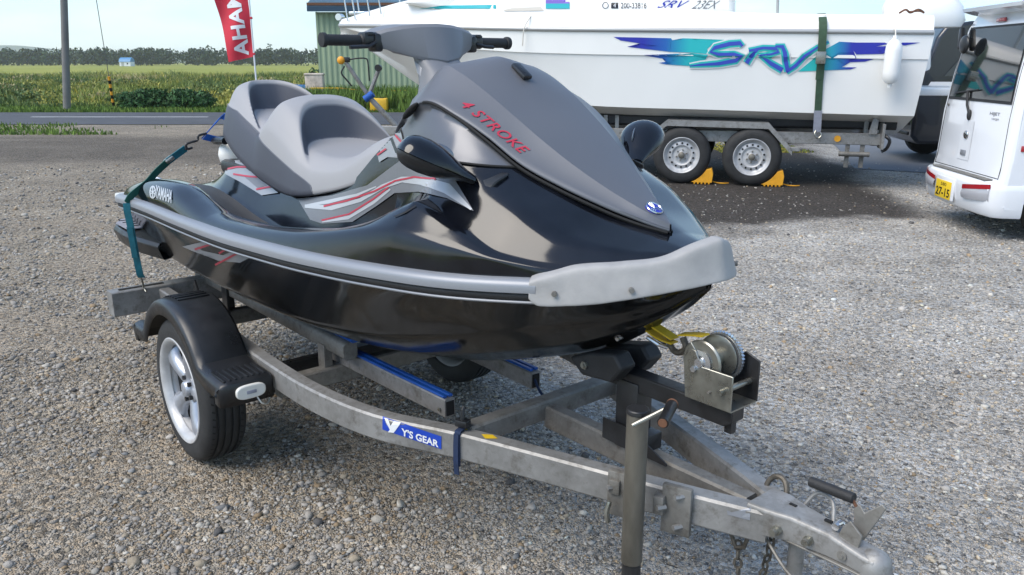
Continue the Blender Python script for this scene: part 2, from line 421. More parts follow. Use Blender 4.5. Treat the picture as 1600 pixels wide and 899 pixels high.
# ================================================================== THE SETTING
def tone(x, y):
    """albedo of the lot: pale crushed stone, browner stone to the left, dark earth in a band far left, a darker patch round the boat"""
    x = np.asarray(x, float); y = np.asarray(y, float)
    n1 = fbm(x * 0.55 + 3, y * 0.55, 1); n2 = fbm(x * 1.7, y * 1.7 + 9, 5); n3 = fbm(x * 0.22 + 8, y * 0.35, 9)
    left = 1 - sstep(-1.1, 0.9, x - 0.04 * (y - 3) + (n1 - 0.5) * 2.0)
    pale = np.array([0.40, 0.375, 0.335]); brown = np.array([0.285, 0.243, 0.186])
    c = pale[None] * (1 - left[:, None]) + brown[None] * left[:, None]
    n4 = fbm(x * 5.0, y * 5.0 + 2, 71)
    c = c * ((0.80 + 0.42 * n2) * (0.74 + 0.52 * n4))[:, None]
    pt_ = fbm(x * 1.3 + 4, y * 1.3, 61)
    sand = sstep(0.50, 0.64, pt_) * (0.25 + 0.75 * left) * (y < 9)
    c = c * (1 - 0.6 * sand[:, None]) + 0.6 * sand[:, None] * np.array([0.315, 0.262, 0.198])
    w = (n2 - 0.5) * 1.3 + (n1 - 0.5) * 1.4
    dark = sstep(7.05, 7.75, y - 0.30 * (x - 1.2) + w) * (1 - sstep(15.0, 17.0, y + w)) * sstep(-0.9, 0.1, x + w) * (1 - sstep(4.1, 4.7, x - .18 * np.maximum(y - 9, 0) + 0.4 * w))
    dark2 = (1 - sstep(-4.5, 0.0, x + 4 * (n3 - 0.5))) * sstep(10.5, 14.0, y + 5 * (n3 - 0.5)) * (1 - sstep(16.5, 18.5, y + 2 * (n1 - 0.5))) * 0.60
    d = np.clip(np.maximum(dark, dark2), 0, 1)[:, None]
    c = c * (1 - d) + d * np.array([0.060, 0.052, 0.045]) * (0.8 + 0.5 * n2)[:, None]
    return c, np.clip(np.maximum(dark, dark2), 0, 1), left

def struct(o): return tag(o, kind='structure')

# gravel sheet material: fine stones as voronoi cells over the tone map, with relief
def mat_gravel():
    m, t, b = nodes_of('gravel_sheet'); N = t.nodes; Lk = t.links
    a = N.new('ShaderNodeAttribute'); a.attribute_name = 'col'
    c = N.new('ShaderNodeTexCoord')
    v = N.new('ShaderNodeTexVoronoi'); v.inputs['Scale'].default_value = 62; Lk.new(c.outputs['Object'], v.inputs['Vector'])
    v2 = N.new('ShaderNodeTexVoronoi'); v2.inputs['Scale'].default_value = 130; Lk.new(c.outputs['Object'], v2.inputs['Vector'])
    sep = N.new('ShaderNodeSeparateColor'); Lk.new(v.outputs['Color'], sep.inputs[0])
    k = N.new('ShaderNodeMapRange'); k.inputs['To Min'].default_value = 0.55; k.inputs['To Max'].default_value = 1.5; Lk.new(sep.outputs[0], k.inputs[0])
    dk = N.new('ShaderNodeMapRange'); dk.inputs['From Min'].default_value = 0.9; dk.inputs['From Max'].default_value = 0.93; dk.inputs['To Min'].default_value = 1; dk.inputs['To Max'].default_value = 0.45; Lk.new(sep.outputs[1], dk.inputs[0])
    mm = N.new('ShaderNodeMath'); mm.operation = 'MULTIPLY'; Lk.new(k.outputs[0], mm.inputs[0]); Lk.new(dk.outputs[0], mm.inputs[1])
    ns = N.new('ShaderNodeTexNoise'); ns.inputs['Scale'].default_value = 220; ns.inputs['Detail'].default_value = 3; Lk.new(c.outputs['Object'], ns.inputs['Vector'])
    k2 = N.new('ShaderNodeMapRange'); k2.inputs['To Min'].default_value = 0.72; k2.inputs['To Max'].default_value = 1.28; Lk.new(ns.outputs[0], k2.inputs[0])
    m2 = N.new('ShaderNodeMath'); m2.operation = 'MULTIPLY'; Lk.new(mm.outputs[0], m2.inputs[0]); Lk.new(k2.outputs[0], m2.inputs[1])
    # hue wobble per stone
    tint = N.new('ShaderNodeMix'); tint.data_type = 'RGBA'; tint.inputs['A'].default_value = (1.06, 0.99, 0.90, 1); tint.inputs['B'].default_value = (0.93, 1.0, 1.10, 1); Lk.new(sep.outputs[2], tint.inputs['Factor'])
    s1 = N.new('ShaderNodeVectorMath'); s1.operation = 'SCALE'; Lk.new(a.outputs['Color'], s1.inputs[0]); Lk.new(m2.outputs[0], s1.inputs['Scale'])
    s2 = N.new('ShaderNodeVectorMath'); s2.operation = 'MULTIPLY'; Lk.new(s1.outputs[0], s2.inputs[0]); Lk.new(tint.outputs['Result'], s2.inputs[1])
    Lk.new(s2.outputs[0], b.inputs['Base Color']); b.inputs['Roughness'].default_value = 0.92; b.inputs['Specular IOR Level'].default_value = 0.2
    ad = N.new('ShaderNodeMath'); ad.operation = 'ADD'; Lk.new(v.outputs['Distance'], ad.inputs[0]); Lk.new(v2.outputs['Distance'], ad.inputs[1])
    bp = N.new('ShaderNodeBump'); bp.invert = True; bp.inputs['Strength'].default_value = 0.9; bp.inputs['Distance'].default_value = 0.012
    Lk.new(ad.outputs[0], bp.inputs['Height']); Lk.new(bp.outputs[0], b.inputs['Normal'])
    return m
M['gravel_sheet'] = mat_gravel()
M['stone'] = vcol('stone', 'col', 0.85, bump=0.25, bscale=90)
M['leaf'] = vcol('leaf', 'col', 0.7)
def mat_field():
    m, t, b = nodes_of('field'); N = t.nodes; Lk = t.links
    c = N.new('ShaderNodeTexCoord'); q = N.new('ShaderNodeMapping'); q.inputs['Scale'].default_value = (0.05, 0.14, 1); Lk.new(c.outputs['Object'], q.inputs[0])
    n = N.new('ShaderNodeTexNoise'); n.inputs['Scale'].default_value = 1.0; n.inputs['Detail'].default_value = 8; Lk.new(q.outputs[0], n.inputs['Vector'])
    r = N.new('ShaderNodeValToRGB'); e = r.color_ramp.elements
    e[0].position = 0.3; e[0].color = (0.15, 0.185, 0.04, 1); e[1].position = 0.72; e[1].color = (0.38, 0.34, 0.09, 1)
    e2 = r.color_ramp.elements.new(0.5); e2.color = (0.24, 0.26, 0.06, 1)
    Lk.new(n.outputs[0], r.inputs[0]); Lk.new(r.outputs[0], b.inputs['Base Color']); b.inputs['Roughness'].default_value = 0.95; b.inputs['Specular IOR Level'].default_value = 0.1
    n2 = N.new('ShaderNodeTexNoise'); n2.inputs['Scale'].default_value = 3; n2.inputs['Detail'].default_value = 8; Lk.new(c.outputs['Object'], n2.inputs['Vector'])
    bp = N.new('ShaderNodeBump'); bp.inputs['Strength'].default_value = 0.6; bp.inputs['Distance'].default_value = 0.3; Lk.new(n2.outputs[0], bp.inputs['Height']); Lk.new(bp.outputs[0], b.inputs['Normal'])
    return m
M['field'] = mat_field()
def mat_seat():
    m, t, b = nodes_of('seat'); N = t.nodes; Lk = t.links
    a = N.new('ShaderNodeAttribute'); a.attribute_name = 'panel'
    k = N.new('ShaderNodeMapRange'); k.inputs['From Min'].default_value = -0.03; k.inputs['From Max'].default_value = 0.03; Lk.new(a.outputs['Fac'], k.inputs[0])
    x = N.new('ShaderNodeMix'); x.data_type = 'RGBA'; x.inputs['A'].default_value = (0.30, 0.295, 0.30, 1); x.inputs['B'].default_value = (0.055, 0.059, 0.076, 1)
    Lk.new(k.outputs[0], x.inputs['Factor']); Lk.new(x.outputs['Result'], b.inputs['Base Color']); b.inputs['Roughness'].default_value = 0.52
    c = N.new('ShaderNodeTexCoord'); n = N.new('ShaderNodeTexNoise'); n.inputs['Scale'].default_value = 420; n.inputs['Detail'].default_value = 4; Lk.new(c.outputs['Object'], n.inputs['Vector'])
    bp = N.new('ShaderNodeBump'); bp.inputs['Strength'].default_value = 0.12; bp.inputs['Distance'].default_value = 0.01; Lk.new(n.outputs[0], bp.inputs['Height']); Lk.new(bp.outputs[0], b.inputs['Normal'])
    return m
M['seat'] = mat_seat()
def mat_splash():
    m, t, b = nodes_of('decal_splash'); N = t.nodes; Lk = t.links; c = N.new('ShaderNodeTexCoord'); sx_ = N.new('ShaderNodeSeparateXYZ'); Lk.new(c.outputs['Object'], sx_.inputs[0])
    k = N.new('ShaderNodeMapRange'); k.inputs['From Min'].default_value = -1.4; k.inputs['From Max'].default_value = 2.2; Lk.new(sx_.outputs[0], k.inputs[0])
    r = N.new('ShaderNodeValToRGB'); e = r.color_ramp.elements; pos = [(0.0, (.022, .028, .36)), (.125, (.022, .03, .36)), (.20, (.015, .12, .42)), (.28, (.02, .46, .48)), (.70, (.02, .46, .46)), (.755, (.015, .20, .42)), (.79, (.022, .03, .36))]
    e[0].position, e[0].color = pos[0][0], (*pos[0][1], 1); e[1].position, e[1].color = pos[-1][0], (*pos[-1][1], 1)
    for p_, c_ in pos[1:-1]: q = r.color_ramp.elements.new(p_); q.color = (*c_, 1)
    Lk.new(k.outputs[0], r.inputs[0]); Lk.new(r.outputs[0], b.inputs['Base Color']); b.inputs['Roughness'].default_value = .35
    return m
M['splash'] = mat_splash()
def mat_galv(name, c0, c1, grime, rough):
    m, t, b = nodes_of(name); N = t.nodes; Lk = t.links; c = N.new('ShaderNodeTexCoord')
    n1 = N.new('ShaderNodeTexNoise'); n1.inputs['Scale'].default_value = 7; n1.inputs['Detail'].default_value = 7; n1.inputs['Roughness'].default_value = .65; Lk.new(c.outputs['Object'], n1.inputs['Vector'])
    v = N.new('ShaderNodeTexVoronoi'); v.inputs['Scale'].default_value = 75; Lk.new(c.outputs['Object'], v.inputs['Vector'])
    sp = N.new('ShaderNodeSeparateColor'); Lk.new(v.outputs['Color'], sp.inputs[0])
    f = N.new('ShaderNodeMapRange'); f.inputs['From Min'].default_value = .3; f.inputs['From Max'].default_value = .7; Lk.new(n1.outputs[0], f.inputs[0])
    ad = N.new('ShaderNodeMath'); ad.operation = 'MULTIPLY_ADD'; ad.inputs[1].default_value = .22; Lk.new(sp.outputs[0], ad.inputs[0]); Lk.new(f.outputs[0], ad.inputs[2])
    x = N.new('ShaderNodeMix'); x.data_type = 'RGBA'; x.inputs['A'].default_value = (*c0, 1); x.inputs['B'].default_value = (*c1, 1); Lk.new(ad.outputs[0], x.inputs['Factor'])
    n2 = N.new('ShaderNodeTexNoise'); n2.inputs['Scale'].default_value = 22; n2.inputs['Detail'].default_value = 8; n2.inputs['Roughness'].default_value = .7; Lk.new(c.outputs['Object'], n2.inputs['Vector'])
    g = N.new('ShaderNodeMapRange'); g.inputs['From Min'].default_value = .52; g.inputs['From Max'].default_value = .72; g.inputs['To Max'].default_value = .8; Lk.new(n2.outputs[0], g.inputs[0])
    y = N.new('ShaderNodeMix'); y.data_type = 'RGBA'; y.inputs['B'].default_value = (*grime, 1); Lk.new(g.outputs[0], y.inputs['Factor']); Lk.new(x.outputs['Result'], y.inputs['A']); Lk.new(y.outputs['Result'], b.inputs['Base Color'])
    r = N.new('ShaderNodeMapRange'); r.inputs['To Min'].default_value = rough - .14; r.inputs['To Max'].default_value = rough + .2; Lk.new(n2.outputs[0], r.inputs[0]); Lk.new(r.outputs[0], b.inputs['Roughness'])
    b.inputs['Metallic'].default_value = .45
    bp = N.new('ShaderNodeBump'); bp.inputs['Strength'].default_value = .12; bp.inputs['Distance'].default_value = .006; Lk.new(n2.outputs[0], bp.inputs['Height']); Lk.new(bp.outputs[0], b.inputs['Normal'])
    return m
M['galv'] = mat_galv('galv_zinc', (.185, .180, .170), (.33, .325, .315), (.10, .085, .065), .5)
M['galv_old'] = mat_galv('galv_grimy', (.13, .122, .108), (.25, .24, .22), (.075, .06, .042), .58)

ground = MB(); ground.poly([(-2590, -55, -0.02), (2590, -55, -0.02), (2590, 2340, -0.02), (-2590, 2340, -0.02)])
struct(ground.build('ground', 'field', smooth=0))
# the gravel lot: fine grid near the viewer, coarser farther off, with a few centimetres of unevenness
ys = np.concatenate([np.arange(-6, 1, 0.5), np.arange(1, 9, 0.07), np.arange(9, 20.75, 0.18), [20.75]])
xs = np.concatenate([np.arange(-40, -8, 1.2), np.arange(-8, 8, 0.09), np.arange(8, 40.1, 1.2)])
XX, YY = np.meshgrid(xs, ys); fx, fy = XX.ravel(), YY.ravel()
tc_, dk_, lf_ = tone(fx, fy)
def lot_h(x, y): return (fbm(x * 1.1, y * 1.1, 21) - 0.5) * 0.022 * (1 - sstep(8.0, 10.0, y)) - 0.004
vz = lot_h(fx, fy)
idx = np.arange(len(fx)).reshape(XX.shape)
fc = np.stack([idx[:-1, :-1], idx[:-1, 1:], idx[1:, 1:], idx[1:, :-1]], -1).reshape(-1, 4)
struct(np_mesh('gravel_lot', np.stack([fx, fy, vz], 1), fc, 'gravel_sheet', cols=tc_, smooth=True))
def sheet(name, pts, z, mat):
    b = MB(); b.poly([(x, y, z) for x, y in pts]); return struct(b.build(name, mat, smooth=0))
sheet('road', [(-260, 20.8), (260, 20.8), (260, 25.9), (-260, 25.9)], 0.004, 'asphalt')
sheet('road_marking', [(-13.6, 23.55), (-8.6, 23.55), (-8.6, 23.70), (-13.6, 23.70)], 0.009, 'paint_line')
sheet('road_marking', [(-24.6, 23.55), (-19.6, 23.55), (-19.6, 23.70), (-24.6, 23.70)], 0.009, 'paint_line')
sheet('apron', [(5.0, 12.0), (5.9, 11.5), (9.0, 11.6), (24, 12.5), (24, 20.79), (7.4, 20.79), (5.9, 15.0)], 0.004, 'apron')

# loose stones lying on the lot
def scatter_stones():
    phi = (1 + 5 ** 0.5) / 2
    iv = np.array([(-1, phi, 0), (1, phi, 0), (-1, -phi, 0), (1, -phi, 0), (0, -1, phi), (0, 1, phi), (0, -1, -phi), (0, 1, -phi), (phi, 0, -1), (phi, 0, 1), (-phi, 0, -1), (-phi, 0, 1)], float)
    iv /= np.linalg.norm(iv[0])
    it = np.array([(0,11,5),(0,5,1),(0,1,7),(0,7,10),(0,10,11),(1,5,9),(5,11,4),(11,10,2),(10,7,6),(7,1,8),(3,9,4),(3,4,2),(3,2,6),(3,6,8),(3,8,9),(4,9,5),(2,4,11),(6,2,10),(8,6,7),(9,8,1)])
    ov = np.array([(1, 0, 0), (-1, 0, 0), (0, 1, 0), (0, -1, 0), (0, 0, 1), (0, 0, -1)], float); ot = np.array([(0, 2, 4), (2, 1, 4), (1, 3, 4), (3, 0, 4), (2, 0, 5), (1, 2, 5), (3, 1, 5), (0, 3, 5)])
    def shapes(base, k, jit):
        out = []
        for _ in range(k):
            v = base * np.clip(rng.normal(1, 0.25, (len(base), 1)), .5, 1.5) + rng.normal(0, jit, base.shape)
            out.append(v * np.array([1.0, rng.uniform(0.6, 1.0), rng.uniform(0.45, 0.8)]))
        return np.array(out)
    n = 620000
    d = rng.uniform(1.2, 14.0, n); an = rng.uniform(-0.86, 0.86, n)
    rho = np.interp(d, [1.2, 2.6, 4, 6, 8, 10, 14], [9500, 7500, 3600, 1300, 420, 170, 40])
    keep = rng.uniform(0, 1, n) < rho * d / 21000.0
    x = (np.sin(an) * d)[keep]; y = (np.cos(an) * d)[keep]; d = d[keep]; n = len(x)
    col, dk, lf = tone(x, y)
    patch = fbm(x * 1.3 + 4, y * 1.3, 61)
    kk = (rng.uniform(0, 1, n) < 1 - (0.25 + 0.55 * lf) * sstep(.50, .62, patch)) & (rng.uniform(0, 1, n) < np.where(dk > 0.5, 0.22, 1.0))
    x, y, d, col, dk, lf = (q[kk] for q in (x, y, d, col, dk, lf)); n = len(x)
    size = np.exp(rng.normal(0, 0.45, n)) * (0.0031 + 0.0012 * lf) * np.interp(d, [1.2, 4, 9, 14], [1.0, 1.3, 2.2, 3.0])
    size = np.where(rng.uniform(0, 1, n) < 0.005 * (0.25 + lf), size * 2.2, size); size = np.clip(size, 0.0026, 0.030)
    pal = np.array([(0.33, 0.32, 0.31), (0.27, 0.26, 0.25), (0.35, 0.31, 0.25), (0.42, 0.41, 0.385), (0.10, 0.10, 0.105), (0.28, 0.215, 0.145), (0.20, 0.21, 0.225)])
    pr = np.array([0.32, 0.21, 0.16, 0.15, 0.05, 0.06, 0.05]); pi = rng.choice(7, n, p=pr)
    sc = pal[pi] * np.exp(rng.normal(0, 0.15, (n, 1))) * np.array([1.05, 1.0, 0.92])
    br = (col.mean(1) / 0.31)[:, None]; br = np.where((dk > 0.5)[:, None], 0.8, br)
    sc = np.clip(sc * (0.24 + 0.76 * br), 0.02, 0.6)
    a = rng.uniform(0, 2 * np.pi, n); tx = rng.normal(0, 0.35, n)
    Vs, Fs, Cs = [], [], []; base = 0
    big = size > 0.0085
    for sel, T, tri in ((big, shapes(iv, 16, .05), it), (~big, shapes(ov, 24, .16), ot)):
        m_ = int(sel.sum()); nv = T.shape[1]; ti = rng.integers(0, len(T), m_)
        v = T[ti] * size[sel][:, None, None]
        c, q = np.cos(tx[sel])[:, None], np.sin(tx[sel])[:, None]
        vx, vy, vz_ = v[..., 0], v[..., 1] * c - v[..., 2] * q, v[..., 1] * q + v[..., 2] * c
        c, q = np.cos(a[sel])[:, None], np.sin(a[sel])[:, None]
        P = np.stack([vx * c - vy * q + x[sel][:, None], vx * q + vy * c + y[sel][:, None], vz_ + (lot_h(x[sel], y[sel]) + size[sel] * 0.15)[:, None]], -1)
        Vs.append(P.reshape(-1, 3)); Fs.append((tri[None] + (np.arange(m_) * nv)[:, None, None]).reshape(-1, 3) + base); Cs.append(np.repeat(sc[sel], nv, 0)); base += m_ * nv
    return np_mesh('loose_gravel', np.concatenate(Vs), np.concatenate(Fs), 'stone', cols=np.concatenate(Cs), smooth=False)
tag(scatter_stones(), 'loose grey and tan crushed stones covering the lot', 'gravel', kind='stuff')

# ================================================================== THE JET SKI (X forward, Y to its left, Z up; axle of its trailer at the origin)
TR_LOC, TR_ROT = (-0.742, 3.373, 0.0), math.atan2(-0.7645, 0.6446)
ski = thing('jet_ski', 'black and grey sit-down jet ski with two-level grey seat lying on the small trailer', 'jet ski', TR_LOC, TR_ROT)
gX = [-1.27, -1.10, -0.80, -0.30, 0.50, 0.90, 1.20, 1.45, 1.62, 1.75, 1.84, 1.895, 1.922]
yG = spl(gX, [0.490, 0.540, 0.568, 0.580, 0.582, 0.570, 0.530, 0.452, 0.355, 0.252, 0.152, 0.066, 0.004])
zG = spl([-1.27, -0.95, -0.66, -0.14, 0.33, 0.73, 1.17, 1.56, 1.75, 1.932], [0.872, 0.905, 0.920, 0.926, 0.935, 0.955, 0.978, 0.992, 1.003, 1.035])
# deck: station -> (Y, Z) of ridge top, ridge inner, well outer, well inner, upper edge, centre
DK = {
 -1.27: [(.425, .882), (.38, .884), (.34, .884), (.20, .886), (.10, .888), .890],
 -1.05: [(.462, .942), (.405, .935), (.36, .912), (.21, .915), (.11, .92), .922],
 -0.80: [(.478, .995), (.415, .985), (.365, .928), (.235, .935), (.15, .985), 1.00],
 -0.55: [(.482, 1.020), (.42, 1.012), (.375, .925), (.275, .945), (.185, 1.08), 1.13],
 -0.35: [(.486, 1.022), (.43, 1.012), (.385, .905), (.285, .925), (.20, 1.07), 1.10],
 -0.15: [(.488, .990), (.44, .982), (.395, .875), (.290, .890), (.215, 1.02), 1.05],
  0.05: [(.492, .962), (.45, .955), (.405, .845), (.290, .860), (.222, 1.015), 1.03],
  0.30: [(.495, .966), (.45, .958), (.41, .825), (.290, .845), (.225, 1.035), 1.04],
  0.55: [(.502, .984), (.452, .976), (.41, .820), (.282, .850), (.228, 1.10), 1.11],
  0.75: [(.506, 1.005), (.452, 1.004), (.405, .860), (.288, .900), (.240, 1.22), 1.24],
  0.95: [(.505, 1.036), (.454, 1.036), (.400, .930), (.305, .985), (.255, 1.290), 1.34],
  1.10: [(.496, 1.064), (.446, 1.082), (.396, 1.035), (.325, 1.090), (.272, 1.355), 1.39],
  1.25: [(.474, 1.090), (.424, 1.146), (.372, 1.150), (.325, 1.225), (.262, 1.325), 1.36],
  1.40: [(.440, 1.070), (.405, 1.098), (.382, 1.100), (.308, 1.192), (.225, 1.240), 1.29],
  1.52: [(.402, 1.042), (.388, 1.050), (.374, 1.056), (.298, 1.146), (.165, 1.180), 1.22],
  1.65: [(.314, 1.022), (.306, 1.028), (.297, 1.035), (.262, 1.080), (.095, 1.116), 1.13],
  1.77: [(.200, 1.022), (.193, 1.028), (.186, 1.034), (.160, 1.058), (.055, 1.080), 1.083],
  1.87: [(.082, 1.034), (.074, 1.040), (.064, 1.046), (.050, 1.055), (.03, 1.058), 1.058],
  1.915: [(.010, 1.036), (.008, 1.038), (.007, 1.040), (.005, 1.042), (.003, 1.043), 1.043],
}
HOOD_EDGE = {0.95: (.258, 1.330), 1.10: (.276, 1.392), 1.25: (.256, 1.345), 1.40: (.212, 1.252), 1.52: (.158, 1.186), 1.65: (.083, 1.128)}
for x, (y_, z_) in HOOD_EDGE.items(): DK[x][4] = (y_, z_ - .008)
dX = sorted(DK); dF = []
for k in range(5): dF.append((spl(dX, [DK[x][k][0] for x in dX]), spl(dX, [DK[x][k][1] for x in dX])))
dC = spl(dX, [DK[x][5] for x in dX])
st = sorted(set(np.round(np.concatenate([np.linspace(-1.27, 1.915, 44), dX]), 3)))
rows = []
for x in st:
    g = (max(yG(x) - 0.012, 0.004), zG(x) - 0.012)
    half = [g] + [(f(x), h(x)) for f, h in dF]
    kf = float(sstep(.3, 1.2, x)); a_, c_ = half[0], half[1]
    half.insert(1, (a_[0] * (.93 - .10 * kf) + c_[0] * (.07 + .10 * kf), a_[1] * .62 + c_[1] * .38))
    half.insert(2, (a_[0] * (.66 - .10 * kf) + c_[0] * (.34 + .10 * kf), a_[1] * .12 + c_[1] * .88))
    rows.append([Vector((x, -y, z)) for y, z in half] + [Vector((x, 0, dC(x)))] + [Vector((x, y, z)) for y, z in half[::-1]])
b = MB(); V = b.grid(rows); cl_ = b.bm.edges.layers.float.new('crease_edge'); nc_ = len(rows[0])
for i_ in range(len(st) - 1):
    for j_, w_ in ((3, .3), (4, .5), (5, .45), (6, .75), (7, .8)):
        for jj in (j_, nc_ - 1 - j_):
            e_ = b.bm.edges.get((V[i_][jj], V[i_ + 1][jj]))
            if e_: e_[cl_] = w_
deck = b.build('deck', 'black_gloss', ski, smooth=60, subsurf=2)
# hull below the bumper
HK = {
 -1.25: (.42, .655, .445), -0.60: (.475, .655, .445), 0.20: (.475, .655, .445), 0.70: (.455, .675, .462), 1.00: (.405, .705, .515),
 1.25: (.330, .755, .592), 1.45: (.250, .805, .665), 1.62: (.170, .850, .742), 1.75: (.105, .890, .835), 1.83: (.055, .930, .915), 1.895: (.012, .985, .975)}
hX = sorted(HK); hY = spl(hX, [HK[x][0] for x in hX]); hZ = spl(hX, [HK[x][1] for x in hX]); hK = spl(hX, [HK[x][2] for x in hX])
rows = []
for x in sorted(set(np.round(np.concatenate([np.linspace(-1.25, 1.895, 40), hX]), 3))):
    g = (max(yG(x) - 0.015, 0.006), zG(x) - 0.045); c = (hY(x), hZ(x)); k = hK(x)
    half = [g, (g[0] * 0.72 + c[0] * 0.28 + 0.004, g[1] * 0.72 + c[1] * 0.28), (c[0] + (g[0] - c[0]) * 0.18, c[1] + 0.05 * (1 if x < 1.4 else 0.4)), c, (c[0] * 0.97, c[1] - 0.012), (c[0] * 0.66, c[1] * 0.62 + k * 0.38 - 0.012), (c[0] * 0.62, c[1] * 0.60 + k * 0.40 - 0.022), (c[0] * 0.3, c[1] * 0.28 + k * 0.72)]
    rows.append([Vector((x, -y, z)) for y, z in half] + [Vector((x, 0, k))] + [Vector((x, y, z)) for y, z in half[::-1]])
b = MB(); V = b.grid(rows); b.bm.faces.new(V[0]); hull = b.build('hull', 'hull_gloss', ski, smooth=60, subsurf=2)
b = MB()
b.poly([Vector((-1.262, y, z)) for y, z in [(-.48, .87), (-.44, .66), (-.28, .58), (0, .47), (.28, .58), (.44, .66), (.48, .87)]]); b.build('transom', 'hull_gloss', ski, smooth=0)
# bumper strips along both sides
def plan_path(x0, x1, n, side):
    out = []
    for x in np.linspace(x0, x1, n):
        e = 0.01; d = Vector((2 * e, (yG(min(x + e, 1.922)) - yG(max(x - e, -1.27))), 0)).normalized(); nrm = Vector((-d.y, d.x, 0))
        out.append((Vector((x, side * yG(x), zG(x))), Vector((nrm.x, side * nrm.y, 0))))
    return out
def sweep(b, path, prof):
    b.grid([[p + n * o + Vector((0, 0, u)) for o, u in prof] for p, n in path])
for side in (-1, 1):
    P_ = plan_path(-1.265, 1.645, 60, side)
    b = MB(); sweep(b, P_, [(-.02, .004), (0.004, .004), (.017, -.002), (.021, -.012), (.020, -.028), (.010, -.032), (-.02, -.032)]); b.build('bumper_strip', 'silver_strip', ski, smooth=50)
    b = MB(); sweep(b, P_, [(-.02, -.031), (.009, -.031), (.013, -.036), (.011, -.048), (.006, -.051), (-.02, -.051)]); b.build('bumper_lower_strip', 'rubber', ski, smooth=50)
    b = MB(); sweep(b, P_, [(-.01, -.0505), (.0085, -.0505), (.0105, -.054), (.0085, -.0575), (-.01, -.0575)]); b.build('bumper_edge_line', 'silver_strip', ski, smooth=50)
    b = MB(); p0 = P_[0][0]; b.box(p0 + Vector((-.012, side * -.012, -.018)), (.035, .07, .045), bev=.01); b.build('bumper_end_cap', 'lamp_white', ski)
# pale rubber guard wrapped round the bow
gt = spl([1.60, 1.66, 1.72, 1.80, 1.865, 1.90, 1.922], [.004, .015, .030, .030, .032, .052, .062])
gb = spl([1.60, 1.66, 1.72, 1.80, 1.86, 1.90, 1.932], [-.056, -.060, -.058, -.052, -.046, -.042, -.036])
path = plan_path(1.632, 1.9215, 34, -1); path += [(Vector((p.x, -p.y, p.z)), Vector((n.x, -n.y, 0))) for p, n in path[::-1]]
rows = []
for i, (p, n) in enumerate(path):
    if i > 0 and i < len(path) - 1:
        t = (path[i + 1][0] - path[i - 1][0]); t.z = 0; t.normalize(); n = Vector((t.y, -t.x, 0))
        if n.dot(Vector((p.x - 1.2, p.y, 0))) < 0: n = -n
    top, bot = gt(p.x), gb(p.x); wob = 0.0006 * math.sin(i * 0.55) + 0.0004 * math.sin(i * 1.3 + 1); sh = 1.0
    if i in (0, len(path) - 1): sh = 0.55
    if i in (1, len(path) - 2): sh = 0.85
    top *= sh; bot = -0.025 + (bot + 0.025) * sh
    k = float(sstep(1.645, 1.72, p.x)); tip = float(sstep(1.86, 1.93, p.x))
    rows.append([p + n * -.030 + Vector((0, 0, top + .004)), p + n * (-.004 + wob) + Vector((0, 0, top + .003 + wob)), p + n * (.005 + .012 * (1 - k)) + Vector((0, 0, top - .003)), p + n * (.010 + .010 * (1 - k) + wob) + Vector((0, 0, top * .4 - .008)), p + n * (.018 + wob) + Vector((0, 0, bot * .5)), p + n * (.023 - wob) + Vector((0, 0, bot + .004)), p + n * (.021) + Vector((0, 0, bot - wob)), p + n * -.010 + Vector((0, 0, bot + .001))])
b = MB(); b.grid(rows); guard = b.build('bow_guard', 'guard', ski, smooth=60, subsurf=2)
sd = guard.modifiers.new('solid', 'SOLIDIFY'); sd.thickness = 0.006; sd.offset = -1
for x in (1.682, 1.81):
    for side in (-1, 1):
        p, n = plan_path(x, x + .01, 2, side)[0]
        b = MB(); b.cyl(p + n * .012 + Vector((0, 0, -.026)), p + n * .0275 + Vector((0, 0, -.026)), .0065, n=12); b.build('screw', 'galv_old', guard)
# hood: edge, crease, centre
hE = {0.80: (.200, 1.262, .120, 1.370, 1.385), 0.92: (.252, 1.322, .140, 1.425, 1.448), 1.04: (.280, 1.378, .158, 1.476, 1.505), 1.11: (.280, 1.396, .162, 1.458, 1.506), 1.222: (.266, 1.364, .158, 1.408, 1.446),
      1.333: (.238, 1.301, .146, 1.345, 1.376), 1.433: (.204, 1.234, .130, 1.284, 1.312), 1.523: (.160, 1.188, .106, 1.228, 1.250), 1.60: (.118, 1.153, .079, 1.182, 1.198), 1.661: (.080, 1.126, .054, 1.148, 1.158), 1.72: (.042, 1.105, .029, 1.118, 1.124), 1.768: (.004, 1.090, .003, 1.092, 1.094)}
qX = sorted(hE); qf = [spl(qX, [hE[x][k] for x in qX]) for k in range(5)]
hs = sorted(set(np.round(np.concatenate([np.linspace(0.80, 1.768, 60), qX]), 3)))
rows_c, rows_s = [], []
for x in hs:
    e, ez, c_, cz, mz = (f(x) for f in qf); ez += .004 + .009 * float(sstep(1.2, 1.35, x)) * (1 - .6 * float(sstep(1.68, 1.768, x))); cz += .015; mz += .008; fl = float(sstep(1.14, 1.34, x)); mz = mz * (1 - fl) + fl * (cz + .30 * max(mz - cz, 0) + .002)
    ex = 1.15 + .75 * float(sstep(1.12, 1.4, x)); half = [(c_ * t, cz + (mz - cz) * (1 - t ** ex)) for t in np.linspace(1, 0, 9)]
    rows_c.append([Vector((x, -y, z)) for y, z in half] + [Vector((x, y, z)) for y, z in half[-2::-1]])
    rows_s.append([(c_ + (e - c_) * t, cz + (ez - cz) * t - .004 * math.sin(math.pi * t)) for t in np.linspace(0, .93, 8)] + [(e - .002, ez - .001), (e, ez - .004), (e - .001, ez - .008), (max(e - .010, 0), ez - .013)])
b = MB(); b.grid(rows_c); hood = b.build('hood', 'hood_grey', ski, smooth=60)
hood_sides = []
